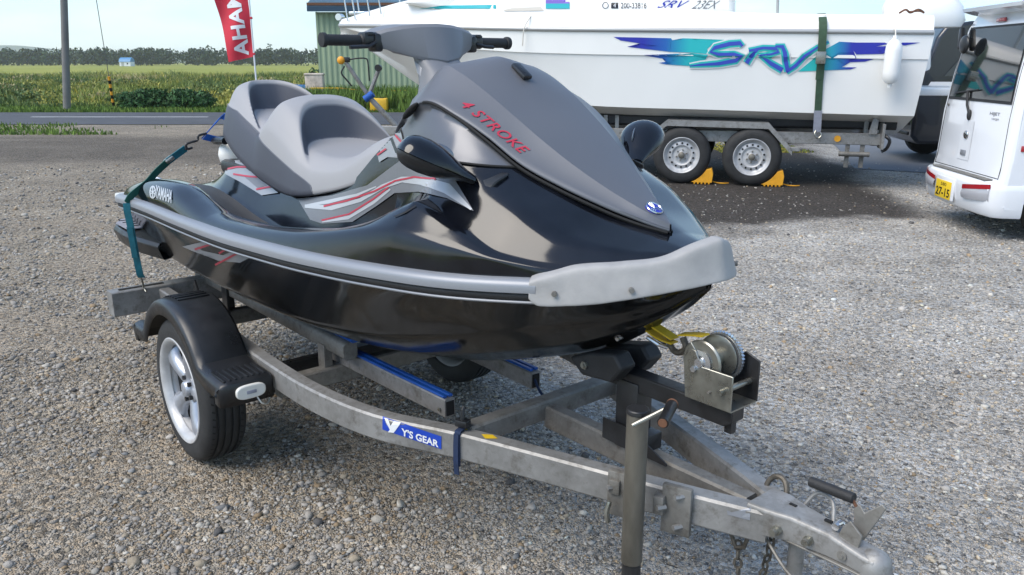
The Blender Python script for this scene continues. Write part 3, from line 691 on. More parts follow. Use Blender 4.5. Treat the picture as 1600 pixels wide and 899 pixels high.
for side in (-1, 1):
    b = MB(); b.grid([[Vector((x, side * y, z)) for y, z in r] for x, r in zip(hs, rows_s)]); hood_sides.append(b.build('hood_side_panel', 'hood_grey', hood, smooth=60))
# black gap strip under the hood edge
for side in (-1, 1):
    b = MB(); b.tube([(x, side * (qf[0](x) + .001), qf[1](x) - .004) for x in np.linspace(1.10, 1.765, 36)], .0050, n=6); b.build('hood_seal', 'dark_gap', hood)
# vents on the hood shoulders and rear recesses
b = MB(); b.box((1.195, 0, qf[4](1.195) + .012), (.070, .034, .016), rot=(0, .58, 0), bev=.007); b.build('hood_latch', 'black_plastic', hood)
for side in (-1, 1):
    b = MB(); b.ellipsoid((1.045, side * .290, 1.366), (.045, .012, .010), Matrix.Rotation(-.55, 3, 'Y')); b.build('hood_recess', 'dark_gap', hood)
SH = Surf([hood] + hood_sides); SD = Surf([deck]); SHU = Surf([hull])
px_text(SH, '4 STROKE', [(718, 165), (817, 244), (829, 235), (731, 156)], 'hood_lettering', 'print_red', hood, shear=0.35, bold=0.012, spacing=1.12)
# round emblem with three tuning forks
p = SH.px(1021, 327, 0.0); nrm = Vector((0.5, 0, 0.86)).normalized()
ski_inv = (Matrix.Translation(TR_LOC) @ Matrix.Rotation(TR_ROT, 4, 'Z')).inverted()
pl = ski_inv @ p; pl.y = 0.0
b = MB(); b.cyl(pl - nrm * .004, pl + nrm * .004, .023, n=28); em = b.build('emblem', 'decal_blue', ski)
t1 = Vector((0, 1, 0)); t2 = nrm.cross(t1)
b = MB(); b.tube([pl + nrm * .004 + (t1 * math.cos(a) + t2 * math.sin(a)) * .022 for a in np.linspace(0, 2 * math.pi, 28, endpoint=False)], .0024, n=6, closed=True); b.build('emblem_ring', 'chrome', em)
b = MB()
for a in (90, 210, 330):
    d = t1 * math.cos(R(a)) + t2 * math.sin(R(a)); q = nrm.cross(d)
    b.cyl(pl + nrm * .0045, pl + nrm * .0045 + d * .020, .0017, n=6)
    for k in (-1, 1): b.cyl(pl + nrm * .0045 + d * .006 + q * k * .0045, pl + nrm * .0045 + d * .018 + q * k * .0055, .0013, n=6)
b.build('emblem_forks', 'chrome', em)
# grey side cowling printed panel, graphics
zl_ = spl([.90, .96, 1.01, 1.06, 1.20, 1.30, 1.40, 1.45], [1.325, 1.295, 1.250, 1.234, 1.246, 1.243, 1.236, 1.232])
ski_m = Matrix.Translation(TR_LOC) @ Matrix.Rotation(TR_ROT, 4, 'Z'); rot_ = ski_m.to_3x3()
cowl_rows = []
for x in np.linspace(.90, 1.425, 46):
    zt = qf[1](x) - .006; zb = min(zl_(x), zt - .002); r = []
    for q, z in zip(np.linspace(0, 1, 12), np.linspace(zb, zt, 12)):
        h = SD.t.ray_cast(ski_m @ Vector((x, -1.0, z)), rot_ @ Vector((0, 1, 0)))[0]
        y = (ski_inv @ h).y if h is not None else -qf[0](x)
        y = min(y, -(qf[0](x) - .03)) - .0045; k = q ** 2.5; r.append((x, min(y, y * (1 - k) - (qf[0](x) - .003) * k), z))
    cowl_rows.append(r)
for side in (-1, 1):
    b = MB(); b.grid([[Vector((x, y * -side, z)) for x, y, z in r] for r in cowl_rows]); b.build('side_cowling', 'cowl_grey', deck, smooth=60)
    b = MB(); b.tube([Vector((r[0][0], r[0][1] * -side, r[0][2])) for r in cowl_rows[2:]], .0035, n=6); b.build('cowling_seam', 'dark_gap', deck)
GP = dict(step=4, mirror_y=True)
px_print(SD, [[(466, 311), (520, 306), (575, 290), (604, 268), (634, 246), (664, 262), (706, 272), (741, 331), (700, 311), (655, 300), (618, 302), (590, 322), (552, 347), (505, 350), (486, 344)]], 'side_graphic', 'print_grey', deck, off=.0035, **GP)
px_print(SD, stroke_poly([(478, 323), (520, 325), (565, 313), (600, 292), (630, 281), (660, 283), (700, 296), (738, 329)], [5, 8, 6, 7, 9, 13, 17, 3]), 'side_stripe', 'print_silver', deck, off=.0050, **GP)
px_print(SD, stroke_poly([(478, 322), (515, 316), (560, 305), (590, 292)], [2, 6, 4, 2]), 'side_stripe', 'print_silver', deck, off=.0050, **GP)
px_print(SD, stroke_poly([(505, 347), (545, 340), (585, 316), (612, 296)], [3, 7, 7, 3]), 'side_stripe', 'print_silver', deck, off=.0050, **GP)
px_print(SD, stroke_poly([(508, 323), (545, 314), (588, 299), (620, 283), (650, 277), (683, 281)], 2.6), 'side_stripe', 'print_red', deck, off=.0065, **GP)
px_print(SD, stroke_poly([(505, 345), (548, 335), (585, 312), (610, 293)], 2.4), 'side_stripe', 'print_red', deck, off=.0065, **GP)
px_print(SD, stroke_poly([(672, 266), (683, 283)], 3.0), 'side_stripe', 'print_red', deck, off=.0065, **GP)
px_print(SD, stroke_poly([(617, 340), (634, 333), (651, 322)], [1.2, 2.4, 1.2]), 'drain_slot', 'dark_gap', deck, off=.0030, **GP)
# graphics in front of the seat
px_print(SD, [[(586, 214), (599, 197), (615, 195), (634, 211), (641, 231), (628, 247), (607, 246), (594, 254)]], 'side_graphic', 'print_graphic', deck, step=4, off=.0038, mirror_y=True)
px_print(SD, stroke_poly([(588, 212), (601, 201), (616, 207), (634, 227)], 3), 'side_stripe', 'print_red', deck, step=4, off=.0065, mirror_y=True)
px_print(SD, stroke_poly([(591, 219), (602, 209), (614, 218), (622, 239)], 4), 'side_stripe', 'print_black', deck, step=4, off=.0052, mirror_y=True)
px_print(SD, stroke_poly([(592, 243), (606, 233)], 2.5), 'side_stripe', 'print_red', deck, step=4, off=.0065, mirror_y=True)
# graphics under the rear seat
px_print(SD, [[(343, 262), (360, 238), (378, 252), (404, 278), (436, 302), (410, 306), (378, 286), (352, 272)]], 'side_graphic', 'print_graphic', deck, step=4, off=.0038, mirror_y=True)
px_print(SD, stroke_poly([(352, 266), (372, 262), (396, 262)], 2.5), 'side_stripe', 'print_red', deck, step=4, off=.0060, mirror_y=True)
px_print(SD, stroke_poly([(366, 273), (392, 277), (410, 278)], 2.5), 'side_stripe', 'print_red', deck, step=4, off=.0060, mirror_y=True)
px_print(SD, stroke_poly([(402, 297), (418, 294), (430, 292)], 2.5), 'side_stripe', 'print_red', deck, step=4, off=.0060, mirror_y=True)
px_print(SD, [[(382, 276), (406, 280), (418, 291), (404, 295)]], 'side_stripe', 'print_grey', deck, step=6, off=.0050, mirror_y=True)
# hull graphics low at the stern
px_print(SHU, [[(286, 385), (320, 377), (352, 380), (388, 395), (398, 399), (376, 410), (342, 407), (348, 402), (302, 392)]], 'hull_graphic', 'print_graphic', hull, step=3.5, off=.003, mirror_y=True)
px_print(SHU, [[(310, 386), (345, 377), (372, 388), (350, 398), (318, 391)]], 'hull_stripe', 'print_black', hull, step=3.5, off=.0045, mirror_y=True)
for q in ([(306, 389), (344, 377)], [(344, 395), (364, 384)], [(338, 413), (382, 390)]):
    px_print(SHU, stroke_poly(q, 3.0), 'hull_stripe', 'print_red', hull, step=3.5, off=.0055, mirror_y=True)
# lettering at the stern
px_print(SHU, [[(229, 334), (257, 346), (256, 351), (228, 339)]], 'hull_plate', 'print_graphic', hull, step=6, off=.004, mirror_y=True)
px_text(SD, 'YAMAHA', [(244, 309), (269, 318), (271, 299), (245, 290)], 'stern_lettering', 'print_silver', deck, bold=0.03, off=.004)
px_print(SD, stroke_poly([(240 + 4.2 * math.cos(a), 301 + 9 * math.sin(a)) for a in np.linspace(0, 2 * math.pi, 15)], 1.8), 'stern_emblem', 'print_silver', deck, step=6, off=.004)
px_print(SD, stroke_poly([(240, 293), (240, 309)], 1.6) + stroke_poly([(236.5, 304), (243.5, 298)], 1.4) + stroke_poly([(236.5, 298), (243.5, 304)], 1.4), 'stern_emblem', 'print_silver', deck, step=6, off=.004)
for side in (-1, 1):
    b = MB(); rws = []
    for x in np.linspace(-1.12, .80, 60):
        r = []
        for t in np.linspace(0, 1, 8):
            y = (dF[2][0](x) + .012) * (1 - t) + (dF[3][0](x) - .005) * t
            h = SD.t.ray_cast(ski_m @ Vector((x, -y, 1.6)), Vector((0, 0, -1)))[0]; r.append(Vector((x, side * y, (h.z if h else .9) + .004)))
        rws.append(r)
    b.grid(rws); b.build('deck_mat', 'rubber', deck, smooth=60)

# seat: a height field with two U-shaped bolsters, then sides falling to the lower edge
sbase = spl([-.78, -.6, -.3, -.12, .10, .30, .50, .66, .76], [1.22, 1.288, 1.270, 1.240, 1.190, 1.165, 1.188, 1.255, 1.280])
slow = spl([-.78, -.6, -.45, -.25, -.05, .12, .40, .62, .76], [1.21, 1.19, 1.135, 1.075, 1.030, 1.010, 1.050, 1.105, 1.15])
swid = spl([-.78, -.72, -.62, -.45, -.2, .1, .35, .58, .70, .76], [.05, .105, .158, .195, .214, .220, .216, .206, .188, .170])
Hr = spl([-.785, -.74, -.68, -.60, -.50, -.38, -.26, -.16], [.03, .085, .125, .134, .118, .075, .028, 0])
Hf = spl([-.215, -.18, -.13, -.085, -.03, .05, .13, .20, .27], [0, .02, .090, .138, .142, .122, .075, .030, 0])
def drop(u):
    t = min(max((u + .004) / .052, 0), 1); return .35 * t * t * (3 - 2 * t) + .65 * t ** 1.15
def bowl(x, y, w, xr, ln): return x - (xr + ln * min(abs(y) / w, 1.0) ** 3.0)
def ztop(x, y):
    w = max(swid(x), .05)
    a_ = min(abs(y) / w, 1.0)
    br_ = Hr(x) * (1 - .42 * a_ ** 2.5) * (1 - drop(bowl(x, y, w, -.585, .42))) if x < -.16 else 0
    bf_ = Hf(x) * (1 - .42 * a_ ** 2.5) * (1 - drop(bowl(x, y, w, -.015, .24))) if -.215 < x < .27 else 0
    return sbase(x) + max(br_, bf_, 0)
rows_t, xsS = [], np.concatenate([np.linspace(-.775, -.4, 60), np.linspace(-.395, .36, 120), np.linspace(.38, .715, 18)])
tv = np.linspace(-1, 1, 81)
for x in xsS:
    w = swid(x); r = []
    for t in tv:
        a = abs(t); y = w * t
        z = ztop(x, y) - 0.040 * max(0, (a - .68) / .32) ** 2
        r.append(Vector((x, y, z)))
    rows_t.append(r)
def side_row(x, side):
    w = swid(x); zt = ztop(x, w) - 0.040; zl = min(slow(x), zt - .01); o = min(.045, (zt - zl) * .30)
    return [Vector((x, side * (w + d * o), zt + (zl - zt) * q)) for d, q in ((0, 0), (.20, .06), (.34, .14), (.48, .26), (.62, .40), (.78, .60), (.92, .80), (1.0, .94), (.86, 1.0), (.3, 1.02))]
b = MB(); b.grid(rows_t)
b.poly(rows_t[0]); b.poly(rows_t[-1])
for side in (-1, 1): b.grid([side_row(x, side) for x in xsS])
bmesh.ops.remove_doubles(b.bm, verts=b.bm.verts, dist=.0004)
seat = b.build('seat', 'seat', ski, smooth=60)
def panel_at(x, y):
    w = max(swid(x), .05); a = min(abs(y) / w, 1.0); v = -1.0
    for xr, ln, x1 in ((-.585, .42, -.22), (-.015, .24, .19)):
        u = x - (xr + ln * a ** 3.0); g_ = math.sqrt(1 + (ln * 3 * a * a / w) ** 2)
        v = max(v, min((u - .006) / g_, (.049 - u) / g_, (x1 - x) * .5, (.97 - a) * .2))
    return v
def side_dark(c):
    if abs(c.y) < swid(c.x) * .86: return -1
    return min(float(np.interp(c.x, [-.78, -.62, -.43, .30, .34], [1.24, 1.325, 1.30, 1.062, .98])) - c.z, (.33 - c.x))
at_ = seat.data.attributes.new('panel', 'FLOAT', 'POINT')
at_.data.foreach_set('value', [max(-1, min(1, max(panel_at(v.co.x, v.co.y) if v.co.z > 1.12 and abs(v.co.y) < swid(v.co.x) * .985 else -1, side_dark(v.co)) * 14)) for v in seat.data.vertices])
# front and rear of the cushion
for (xe, dx) in ((xsS[-1], 1), (xsS[0], -1)):
    w = swid(xe); b = MB(); rws = []
    for q, o in ((0, 0), (.25, .018), (.7, .026), (1, .02)):
        rws.append([Vector((xe + dx * o * (1 - abs(t) ** 3), w * t * (1 + .25 * q), (ztop(xe, w * t) - 0.040 * max(0, (abs(t) - .68) / .32) ** 2) * (1 - q) + (slow(xe) + .0) * q)) for t in tv])
    b.grid(rws); b.build('seat_end', 'seat_light' if dx > 0 else 'seat_dark', seat, smooth=60)
for side in (-1, 1):
    pts = []
    for x in xsS:
        zb = float(np.interp(x, [-.78, -.62, -.43, .30, .34], [1.24, 1.325, 1.30, 1.062, .98])); r = side_row(x, side)
        for p_, q_ in zip(r, r[1:]):
            if p_.z >= zb > q_.z: pts.append(p_.lerp(q_, (p_.z - zb) / (p_.z - q_.z)) + Vector((0, side * .001, 0))); break
    if len(pts) > 3:
        b = MB(); b.tube(pts[::3] + [pts[-1]], .0022, n=5); b.build('seat_piping', 'seat_dark', seat)
b = MB()
b.box((-.02, 0, 1.045), (1.30, .42, .06), bev=.02); b.build('seat_base', 'black_plastic', ski)
b = MB(); b.ellipsoid((-.70, 0, 1.09), (.085, .20, .115)); b.build('seat_tail_cover', 'boat_white', ski)
# grab handle behind the seat
b = MB(); b.tube(smooth_path([(-.60, -.20, 1.16), (-.76, -.19, 1.15), (-.83, -.10, 1.15), (-.84, 0, 1.15), (-.83, .10, 1.15), (-.76, .19, 1.15), (-.60, .20, 1.16)], 5), .016, n=10); b.build('grab_handle', 'black_plastic', ski)

# steering: neck, pad, bar, grips
def ring(cx, cz, hx, hy, n=20, p=3.0, tilt=0.0):
    out = []
    for t in np.linspace(0, 2 * math.pi, n, endpoint=False):
        c, s_ = math.cos(t), math.sin(t); out.append(Vector((cx + hx * math.copysign(abs(c) ** (2 / p), c), hy * math.copysign(abs(s_) ** (2 / p), s_), cz - tilt * hx * math.copysign(abs(c) ** (2 / p), c))))
    return out
b = MB(); b.grid([ring(.875, 1.36, .10, .125, tilt=.2), ring(.85, 1.42, .085, .10, tilt=.2), ring(.80, 1.48, .07, .075, tilt=.2), ring(.74, 1.535, .055, .075, tilt=.2), ring(.70, 1.565, .05, .08, tilt=.2)], close_v=True); b.build('steering_neck', 'pad_grey', ski, smooth=50)
padst = [(-.205, .640, .705, 1.548, 1.592, .700), (-.165, .625, .735, 1.538, 1.606, .725), (-.115, .610, .765, 1.522, 1.616, .745), (-.06, .60, .810, 1.500, 1.622, .765), (0, .60, .830, 1.490, 1.624, .775)]
padst = padst + [(-a, *r) for a, *r in padst[-2::-1]]
rws = []
for y, xb_, xf, zb, zt, xm in padst:
    rws.append([Vector((xb_, y, zt - .012)), Vector((xb_ + .015, y, zt)), Vector((xm, y, zt - .004)), Vector((xm + .012, y, zt - .014)), Vector((xf, y, zb + .014)), Vector((xf - .006, y, zb)), Vector((xm - .02, y, zb + .012)), Vector((xb_, y, zb + .03))])
b = MB(); V = b.grid(rws, close_v=True); b.bm.faces.new(V[0]); b.bm.faces.new(V[-1][::-1]); b.build('handlebar_pad', 'pad_grey', ski, smooth=28, bevel=.004)
b = MB(); b.grid([ring(.765, 1.497, .045, .075, tilt=.45), ring(.80, 1.455, .05, .085, tilt=.45)], close_v=True); b.build('pad_inner', 'silver_strip', ski)
b = MB(); b.tube([(.69, -.36, 1.565), (.69, -.16, 1.572), (.69, .16, 1.572), (.69, .36, 1.565)], .011, n=10); b.build('handlebar', 'black_steel', ski)
for side in (-1, 1):
    b = MB(); b.lathe([(.001, .232), (.021, .232), (.021, .236), (.0165, .240)] + [(.0165 + (.0011 if k % 2 else 0), .242 + k * .0045) for k in range(25)] + [(.0165, .356), (.0215, .358), (.0225, .364), (.0215, .372), (.001, .373)], (0, 0, 0), 'Y', 18)
    for v in b.bm.verts: v.co = Vector((.69 + v.co.x, side * v.co.y, 1.566 + v.co.z))
    b.build('grip', 'rubber', ski)
    b = MB(); b.box((.693, side * .205, 1.568), (.05, .062, .048), bev=.009); b.box((.70, side * .188, 1.560), (.052, .03, .056), bev=.008); b.box((.712, side * .215, 1.586), (.02, .02, .012), bev=.003)
    b.tube([(.722, side * .20, 1.560), (.735, side * .23, 1.548), (.735, side * .30, 1.544)] if side < 0 else [(.722, side * .20, 1.560), (.73, side * .23, 1.552), (.728, side * .27, 1.550)], .006, n=8); b.build('control_housing', 'black_plastic', ski)
# mirrors
def mirror_mesh(side):
    A_, B_ = Vector((1.262, -.475, 1.292)), Vector((1.362, -.318, 1.208)); ax = (B_ - A_); Lm = ax.length; ax.normalize()
    upv = Vector((.10, .25, 1.0)); upv = (upv - ax * upv.dot(ax)).normalized(); sv = ax.cross(upv)
    prof = [(0, .004, .004), (.02, .032, .030), (.06, .060, .050), (.12, .076, .060), (.2, .086, .068), (.34, .090, .072), (.5, .084, .068), (.66, .066, .056), (.8, .044, .042), (.92, .030, .032), (1.0, .024, .028), (1.05, .02, .024)]
    top, bot = [], []
    for t, h, w in prof:
        c = A_ + ax * Lm * t
        top.append([c + sv * w * math.cos(a) + upv * h * .58 * math.sin(a) for a in np.linspace(0, math.pi, 13)])
        bot.append([c + sv * w * .97 * math.cos(a) + upv * (-h * .42 * math.sin(a)) + upv * -.002 for a in np.linspace(0, math.pi, 13)])
    if side > 0:
        top = [[Vector((p.x, -p.y, p.z)) for p in r] for r in top]; bot = [[Vector((p.x, -p.y, p.z)) for p in r] for r in bot]
    return top, bot
for side in (-1, 1):
    t_, b_ = mirror_mesh(side)
    b = MB(); b.grid(t_); mo = b.build('mirror', 'black_gloss', ski, smooth=60)
    b = MB(); b.grid(b_); b.build('mirror_underside', 'black_plastic', mo, smooth=60)
    b = MB(); b.prism([(1.33, side * .31, 1.205), (1.43, side * .285, 1.205), (1.41, side * .31, 1.165), (1.36, side * .34, 1.165)], (0, side * -.05, .02)); b.build('mirror_foot', 'black_plastic', mo, bevel=.006)
    b = MB(); b.ellipsoid((1.292, side * .395, 1.262), (.006, .062, .040), Matrix.Rotation(side * .55, 3, 'Z')); b.build('mirror_glass', 'mirror_glass', mo)
# stern pieces: sponsons, tow eyes
for side in (-1, 1):
    b = MB()
    b.grid([[Vector((x, side * y, z)) for y, z in ((.40, zt), (yo, zt - .006), (yo + .012, zt - .025), (yo - .01, zt - .085), (.40, zt - .075))] for x, yo, zt in ((-1.30, .50, .735), (-1.20, .55, .738), (-1.0, .56, .738), (-.86, .55, .735), (-.70, .50, .725))], close_v=True)
    sp_ = b.build('sponson', 'black_plastic', ski, smooth=40, bevel=.004)
    b = MB(); b.prism([(-1.29, side * .43, .7405), (-1.29, side * .498, .7405), (-1.20, side * .545, .7405), (-1.0, side * .55, .7405), (-1.0, side * .43, .7405)], (0, 0, .004)); b.build('sponson_top', 'strap_grey', sp_)
    b = MB()
    for x in (-1.24, -1.18, -1.12, -1.06): b.box((x, side * .49, .7445), (.012, .06, .004))
    b.build('sponson_slots', 'dark_gap', sp_)
    b = MB(); b.tube([(-1.22, side * .36, .90), (-1.22, side * .36, .93), (-1.19, side * .33, .945), (-1.16, side * .30, .93), (-1.16, side * .30, .90)], .006, n=8); b.build('tow_eye', 'steel_bright', ski)
b = MB(); b.cyl((-1.26, 0, .60), (-1.40, 0, .60), .095, .085, n=24); b.box((-1.30, 0, .50), (.16, .36, .02), bev=.005); b.build('jet_nozzle', 'black_plastic', ski)
b = MB(); b.tube([(1.72, -.012, .80), (1.76, -.012, .79), (1.775, 0, .785), (1.76, .012, .79), (1.72, .012, .80)], .006, n=8); b.build('bow_eye', 'steel_bright', ski)

# ================================================================== THE TRAILER UNDER THE JET SKI
tr = thing('jet_ski_trailer', 'small galvanized single-axle trailer with black mudguards carrying the jet ski', 'trailer', TR_LOC, TR_ROT)
def rect_sweep(b, pts, w, z0, z1, r=.006):
    """rounded rectangular tube along a plan path, from z0 to z1"""
    pts = [Vector(p) for p in pts]; rows = []
    prof = [(-w/2, z0 + r), (-w/2 + r, z0), (w/2 - r, z0), (w/2, z0 + r), (w/2, z1 - r), (w/2 - r, z1), (-w/2 + r, z1), (-w/2, z1 - r)]
    for i, p in enumerate(pts):
        d = pts[min(i + 1, len(pts) - 1)] - pts[max(i - 1, 0)]; d.z = 0; d.normalize(); n = Vector((-d.y, d.x, 0))
        rows.append([p + n * o + Vector((0, 0, z)) for o, z in prof])
    V = b.grid(rows, close_v=True); b.bm.faces.new(V[0]); b.bm.faces.new(V[-1][::-1])
RAIL = smooth_path([(-.88, -.47, 0), (-.45, -.475, 0), (0, -.485, 0), (.42, -.50, 0), (.75, -.495, 0), (1.05, -.445, 0), (1.30, -.335, 0), (1.55, -.243, 0), (1.80, -.155, 0), (2.0, -.082, 0), (2.13, -.030, 0)], 5)
rails = []
for side in (-1, 1):
    b = MB(); rect_sweep(b, [(p.x, p.y * -side, 0) for p in RAIL], .052, .402, .484); rails.append(b.build('frame_rail', 'galv', tr, smooth=40))
b = MB(); rect_sweep(b, [(1.335, 0, 0), (1.7, 0, 0), (2.06, 0, 0)], .048, .405, .478); b.build('frame_spine', 'galv_old', tr, smooth=40)
for x, y, z0, z1 in ((1.31, .305, .430, .492), (.40, .475, .330, .398), (-.55, .46, .330, .398)):
    b = MB(); rect_sweep(b, [(x, -y, 0), (x, 0, 0), (x, y, 0)], .055, z0, z1); b.build('cross_member', 'galv_old', tr, smooth=40)
b = MB(); rect_sweep(b, [(-.85, -.70, 0), (-.85, 0, 0), (-.85, .70, 0)], .085, .385, .498, r=.004); rb = b.build('rear_bar', 'galv', tr, smooth=40)
for s_ in (-1, 1):
    b = MB(); b.box((-.85, s_ * .56, .4995), (.022, .20, .003)); b.build('rear_bar_slot', 'dark_gap', rb)
# bunks: a rear pair and a lower front pair, both galvanized channel with a blue strip on top
for s_ in (-1, 1):
    b = MB()
    for i in range(1): rect_sweep(b, [(-.95, s_ * .25, 0), (-.2, s_ * .25, 0), (.55, s_ * .255, 0)], .055, .462, .528, r=.012)
    bk = b.build('bunk', 'galv_old', tr, smooth=50)
    b = MB(); rect_sweep(b, [(-.90, s_ * .235, 0), (.565, s_ * .238, 0)], .042, .529, .541); b.build('bunk_pad', 'blue_pad', bk, smooth=40)
    b = MB(); rect_sweep(b, [(.34, s_ * .205, 0), (.75, s_ * .195, 0), (1.06, s_ * .185, 0)], .040, .395, .458, r=.004)
    bk = b.build('bunk', 'galv', tr, smooth=40)
    for o in (-.011, .011):
        b = MB(); rect_sweep(b, [(.36, s_ * .205 + o, 0), (.75, s_ * .195 + o, 0), (1.05, s_ * .185 + o, 0)], .017, .459, .468, r=.003); b.build('bunk_pad', 'blue_pad', bk, smooth=40)
    b = MB(); b.box((1.061, s_ * .185, .425), (.004, .030, .048)); b.build('bunk_end', 'dark_gap', bk)
    b = MB(); b.cyl((1.035, s_ * .205, .418), (1.035, s_ * .212, .418), .007, n=6); b.build('bolt', 'zinc', bk)
    b = MB(); b.box((.385, s_ * .284, .415), (.05, .012, .14)); b.box((.405, s_ * .27, .415), (.008, .03, .14)); b.build('bunk_bracket', 'galv_old', tr, bevel=.002)
    b = MB(); b.box((-.55, s_ * .284, .44), (.06, .012, .20)); b.box((-.575, s_ * .26, .44), (.008, .05, .20)); b.build('bunk_bracket', 'black_steel', tr, bevel=.002)
    b = MB(); b.prism([(-.48, s_ * .46, .485), (-.34, s_ * .46, .485), (-.42, s_ * .46, .60)], (0, s_ * -.008, 0)); b.build('gusset', 'black_steel', tr)
# axle
b = MB(); b.cyl((0, -.56, .27), (0, .56, .27), .026, n=16); b.box((0, 0, .27), (.05, .80, .05)); ax_ = b.build('axle', 'black_steel', tr)
for s_ in (-1, 1):
    b = MB()
    b.tube(smooth_path([(-.42, s_ * .44, .36), (-.2, s_ * .44, .31), (0, s_ * .44, .295), (.2, s_ * .44, .31), (.42, s_ * .44, .36)], 4), .016, n=8); b.build('leaf_spring', 'black_steel', tr)
b = MB(); b.cyl((.07, -.54, .232), (.206, -.35, .279), .016, n=10); b.cyl((.206, -.36, .279), (.206, .36, .279), .018, n=10); b.build('torsion_arm', 'black_steel', tr)
# wheels
def road_wheel(s_):
    w = bpy.data.objects.new('wheel', None); COL.objects.link(w); w.parent = tr; w.location = (0, s_ * .62, .2855)
    hw = .080; prof = []
    RO = .283
    side = [(.200, -hw + .012), (.206, -hw + .003), (.225, -hw), (.250, -hw + .001), (.268, -hw + .007), (.277, -hw + .016)]
    tread = [(.281, -.055)]
    for g in (-.040, -.014, .014, .040): tread += [(RO, g - .0055), (RO - .008, g - .0045), (RO - .008, g + .0045), (RO, g + .0055)]
    tread += [(.281, .055)]
    prof = side + tread + [(r, -h) for r, h in side[::-1]]
    b = MB(); b.lathe(prof, (0, 0, 0), 'Y', 72)
    ty = b.build('tyre', 'tyre', w, smooth=30)
    b = MB()   # cross sipes on the shoulders
    for k in range(60):
        a = 2 * math.pi * k / 60; m_ = Matrix.Rotation(a, 4, 'Y')
        for y0, y1 in ((-.058, -.046), (.046, .058)):
            q = [m_ @ Vector((x, y, RO - .0005)) for x, y in ((-.003, y0), (.003, y0), (.009, y1), (.003, y1))]
            b.bm.faces.new([b.bm.verts.new(p) for p in q])
    tag(b.build('tread_sipes', 'dark_gap', ty, smooth=0), kind='stuff')
    o = -1                      # outer face towards -Y
    b = MB(); b.lathe([(.199, .070), (.190, .060), (.185, -.02), (.187, -.052), (.200, -.066), (.2075, -.0745), (.2085, -.079), (.206, -.0815), (.198, -.080), (.190, -.074), (.184, -.064), (.180, -.050)], (0, 0, 0), 'Y', 64); b.build('rim', 'wheel_white', w, smooth=50)
    b = MB(); b.lathe([(.187, -.022), (.001, -.016)], (0, 0, 0), 'Y', 40); b.build('rim_back', 'dark_gap', w, smooth=0)
    b = MB(); n5 = 5      # five wide dished spokes
    for k in range(n5):
        a = 2 * math.pi * k / n5 + .25
        for sg in (-1, 1):
            pass
        rws = []
        for r, wd, d in ((.035, .026, -.046), (.065, .031, -.052), (.095, .027, -.058), (.125, .028, -.062), (.152, .036, -.063), (.172, .050, -.061), (.186, .062, -.056)):
            rws.append([Matrix.Rotation(a, 3, 'Y') @ Vector((t * wd, d + .016 * abs(t) ** 2 + (.016 if abs(t) > 1.01 else 0), r)) for t in (-1.12, -1, -.6, 0, .6, 1, 1.12)])
        b.grid(rws)
    b.lathe([(.001, -.062), (.026, -.062), (.030, -.058), (.034, -.046), (.062, -.042), (.066, -.030)], (0, 0, 0), 'Y', 36)
    tag(b.build('spokes', 'wheel_silver', w, smooth=50))
    for k in range(5):
        a = 2 * math.pi * k / 5 + .25 + math.pi / 5; c = Vector((.045 * math.sin(a), 0, .045 * math.cos(a)))
        b = MB(); b.cyl(c + Vector((0, -.040, 0)), c + Vector((0, -.056, 0)), .009, n=6); b.build('lug_nut', 'black_steel', w)
    if s_ > 0: w.rotation_euler = (0, 0, math.pi)
    return w
road_wheel(-1); road_wheel(1)
# mudguards
def mudguard(s_):
    c = (0, .285); Rr = .362; prof = [(-.440, .385), (-.446, .448), (-.440, .460), (-.335, .464)]
    for a in np.linspace(R(151), R(33), 20): prof.append((Rr * math.cos(a), c[1] + Rr * math.sin(a)))
    prof += [(.345, .476), (.370, .471), (.492, .469), (.506, .463), (.511, .450), (.509, .385)]
    inner, outer = .535, .722
    lanes = [(inner, -.004), (inner + .01, 0), (outer - .035, 0), (outer - .012, -.004), (outer - .002, -.014), (outer, -.028), (outer - .002, -.060)]
    rows = []
    for i, (x, z) in enumerate(prof):
        a = prof[max(i - 1, 0)]; q = prof[min(i + 1, len(prof) - 1)]; t = Vector((q[0] - a[0], 0, q[1] - a[1])).normalized(); n = Vector((-t.z, 0, t.x))
        if n.dot(Vector((x, 0, z - .25))) < 0: n = -n
        rows.append([Vector((x, s_ * y, z)) + n * d for y, d in lanes])
    b = MB(); b.grid(rows); o = b.build('mudguard', 'black_plastic', tr, smooth=40)
    m_ = o.modifiers.new('solid', 'SOLIDIFY'); m_.thickness = .006; m_.offset = -1
    for x0, x1, zz in ((.375, .53, .4265), ):
        for k in range(8):
            b = MB(); b.box((.432, s_ * (.556 + k * .020), .4715), (.115, .009, .006), bev=.002); b.build('mudguard_rib', 'black_plastic', o)
    for k in range(7):
        a = R(114 - k * 4.6); b = MB(); b.box((Rr * 1.008 * math.cos(a), s_ * .615, .285 + Rr * 1.008 * math.sin(a)), (.010, .12, .006), rot=(0, -(a - math.pi / 2), 0), bev=.002); b.build('mudguard_rib', 'black_plastic', o)
    b = MB(); b.prism([(.5125 + .0, s_ * (.622 + .052 * math.copysign(abs(math.cos(t)) ** .6, math.cos(t))), .430 + .025 * math.copysign(abs(math.sin(t)) ** .75, math.sin(t))) for t in np.linspace(0, 2 * math.pi, 28, endpoint=False)], (.016, 0, 0)); lm = b.build('marker_lamp', 'lamp_white', tr, bevel=.005, bseg=3)
    b = MB(); b.box((.5295, s_ * .622, .430), (.003, .034, .012), bev=.001); b.build('lamp_lens_mark', 'strap_grey', lm)
    b = MB(); b.tube(smooth_path([(.51, s_ * .60, .405), (.52, s_ * .585, .375), (.47, s_ * .54, .355), (.40, s_ * .50, .40)], 5), .003, n=6); b.build('lamp_wire', 'lamp_white', tr)
mudguard(-1); mudguard(1)
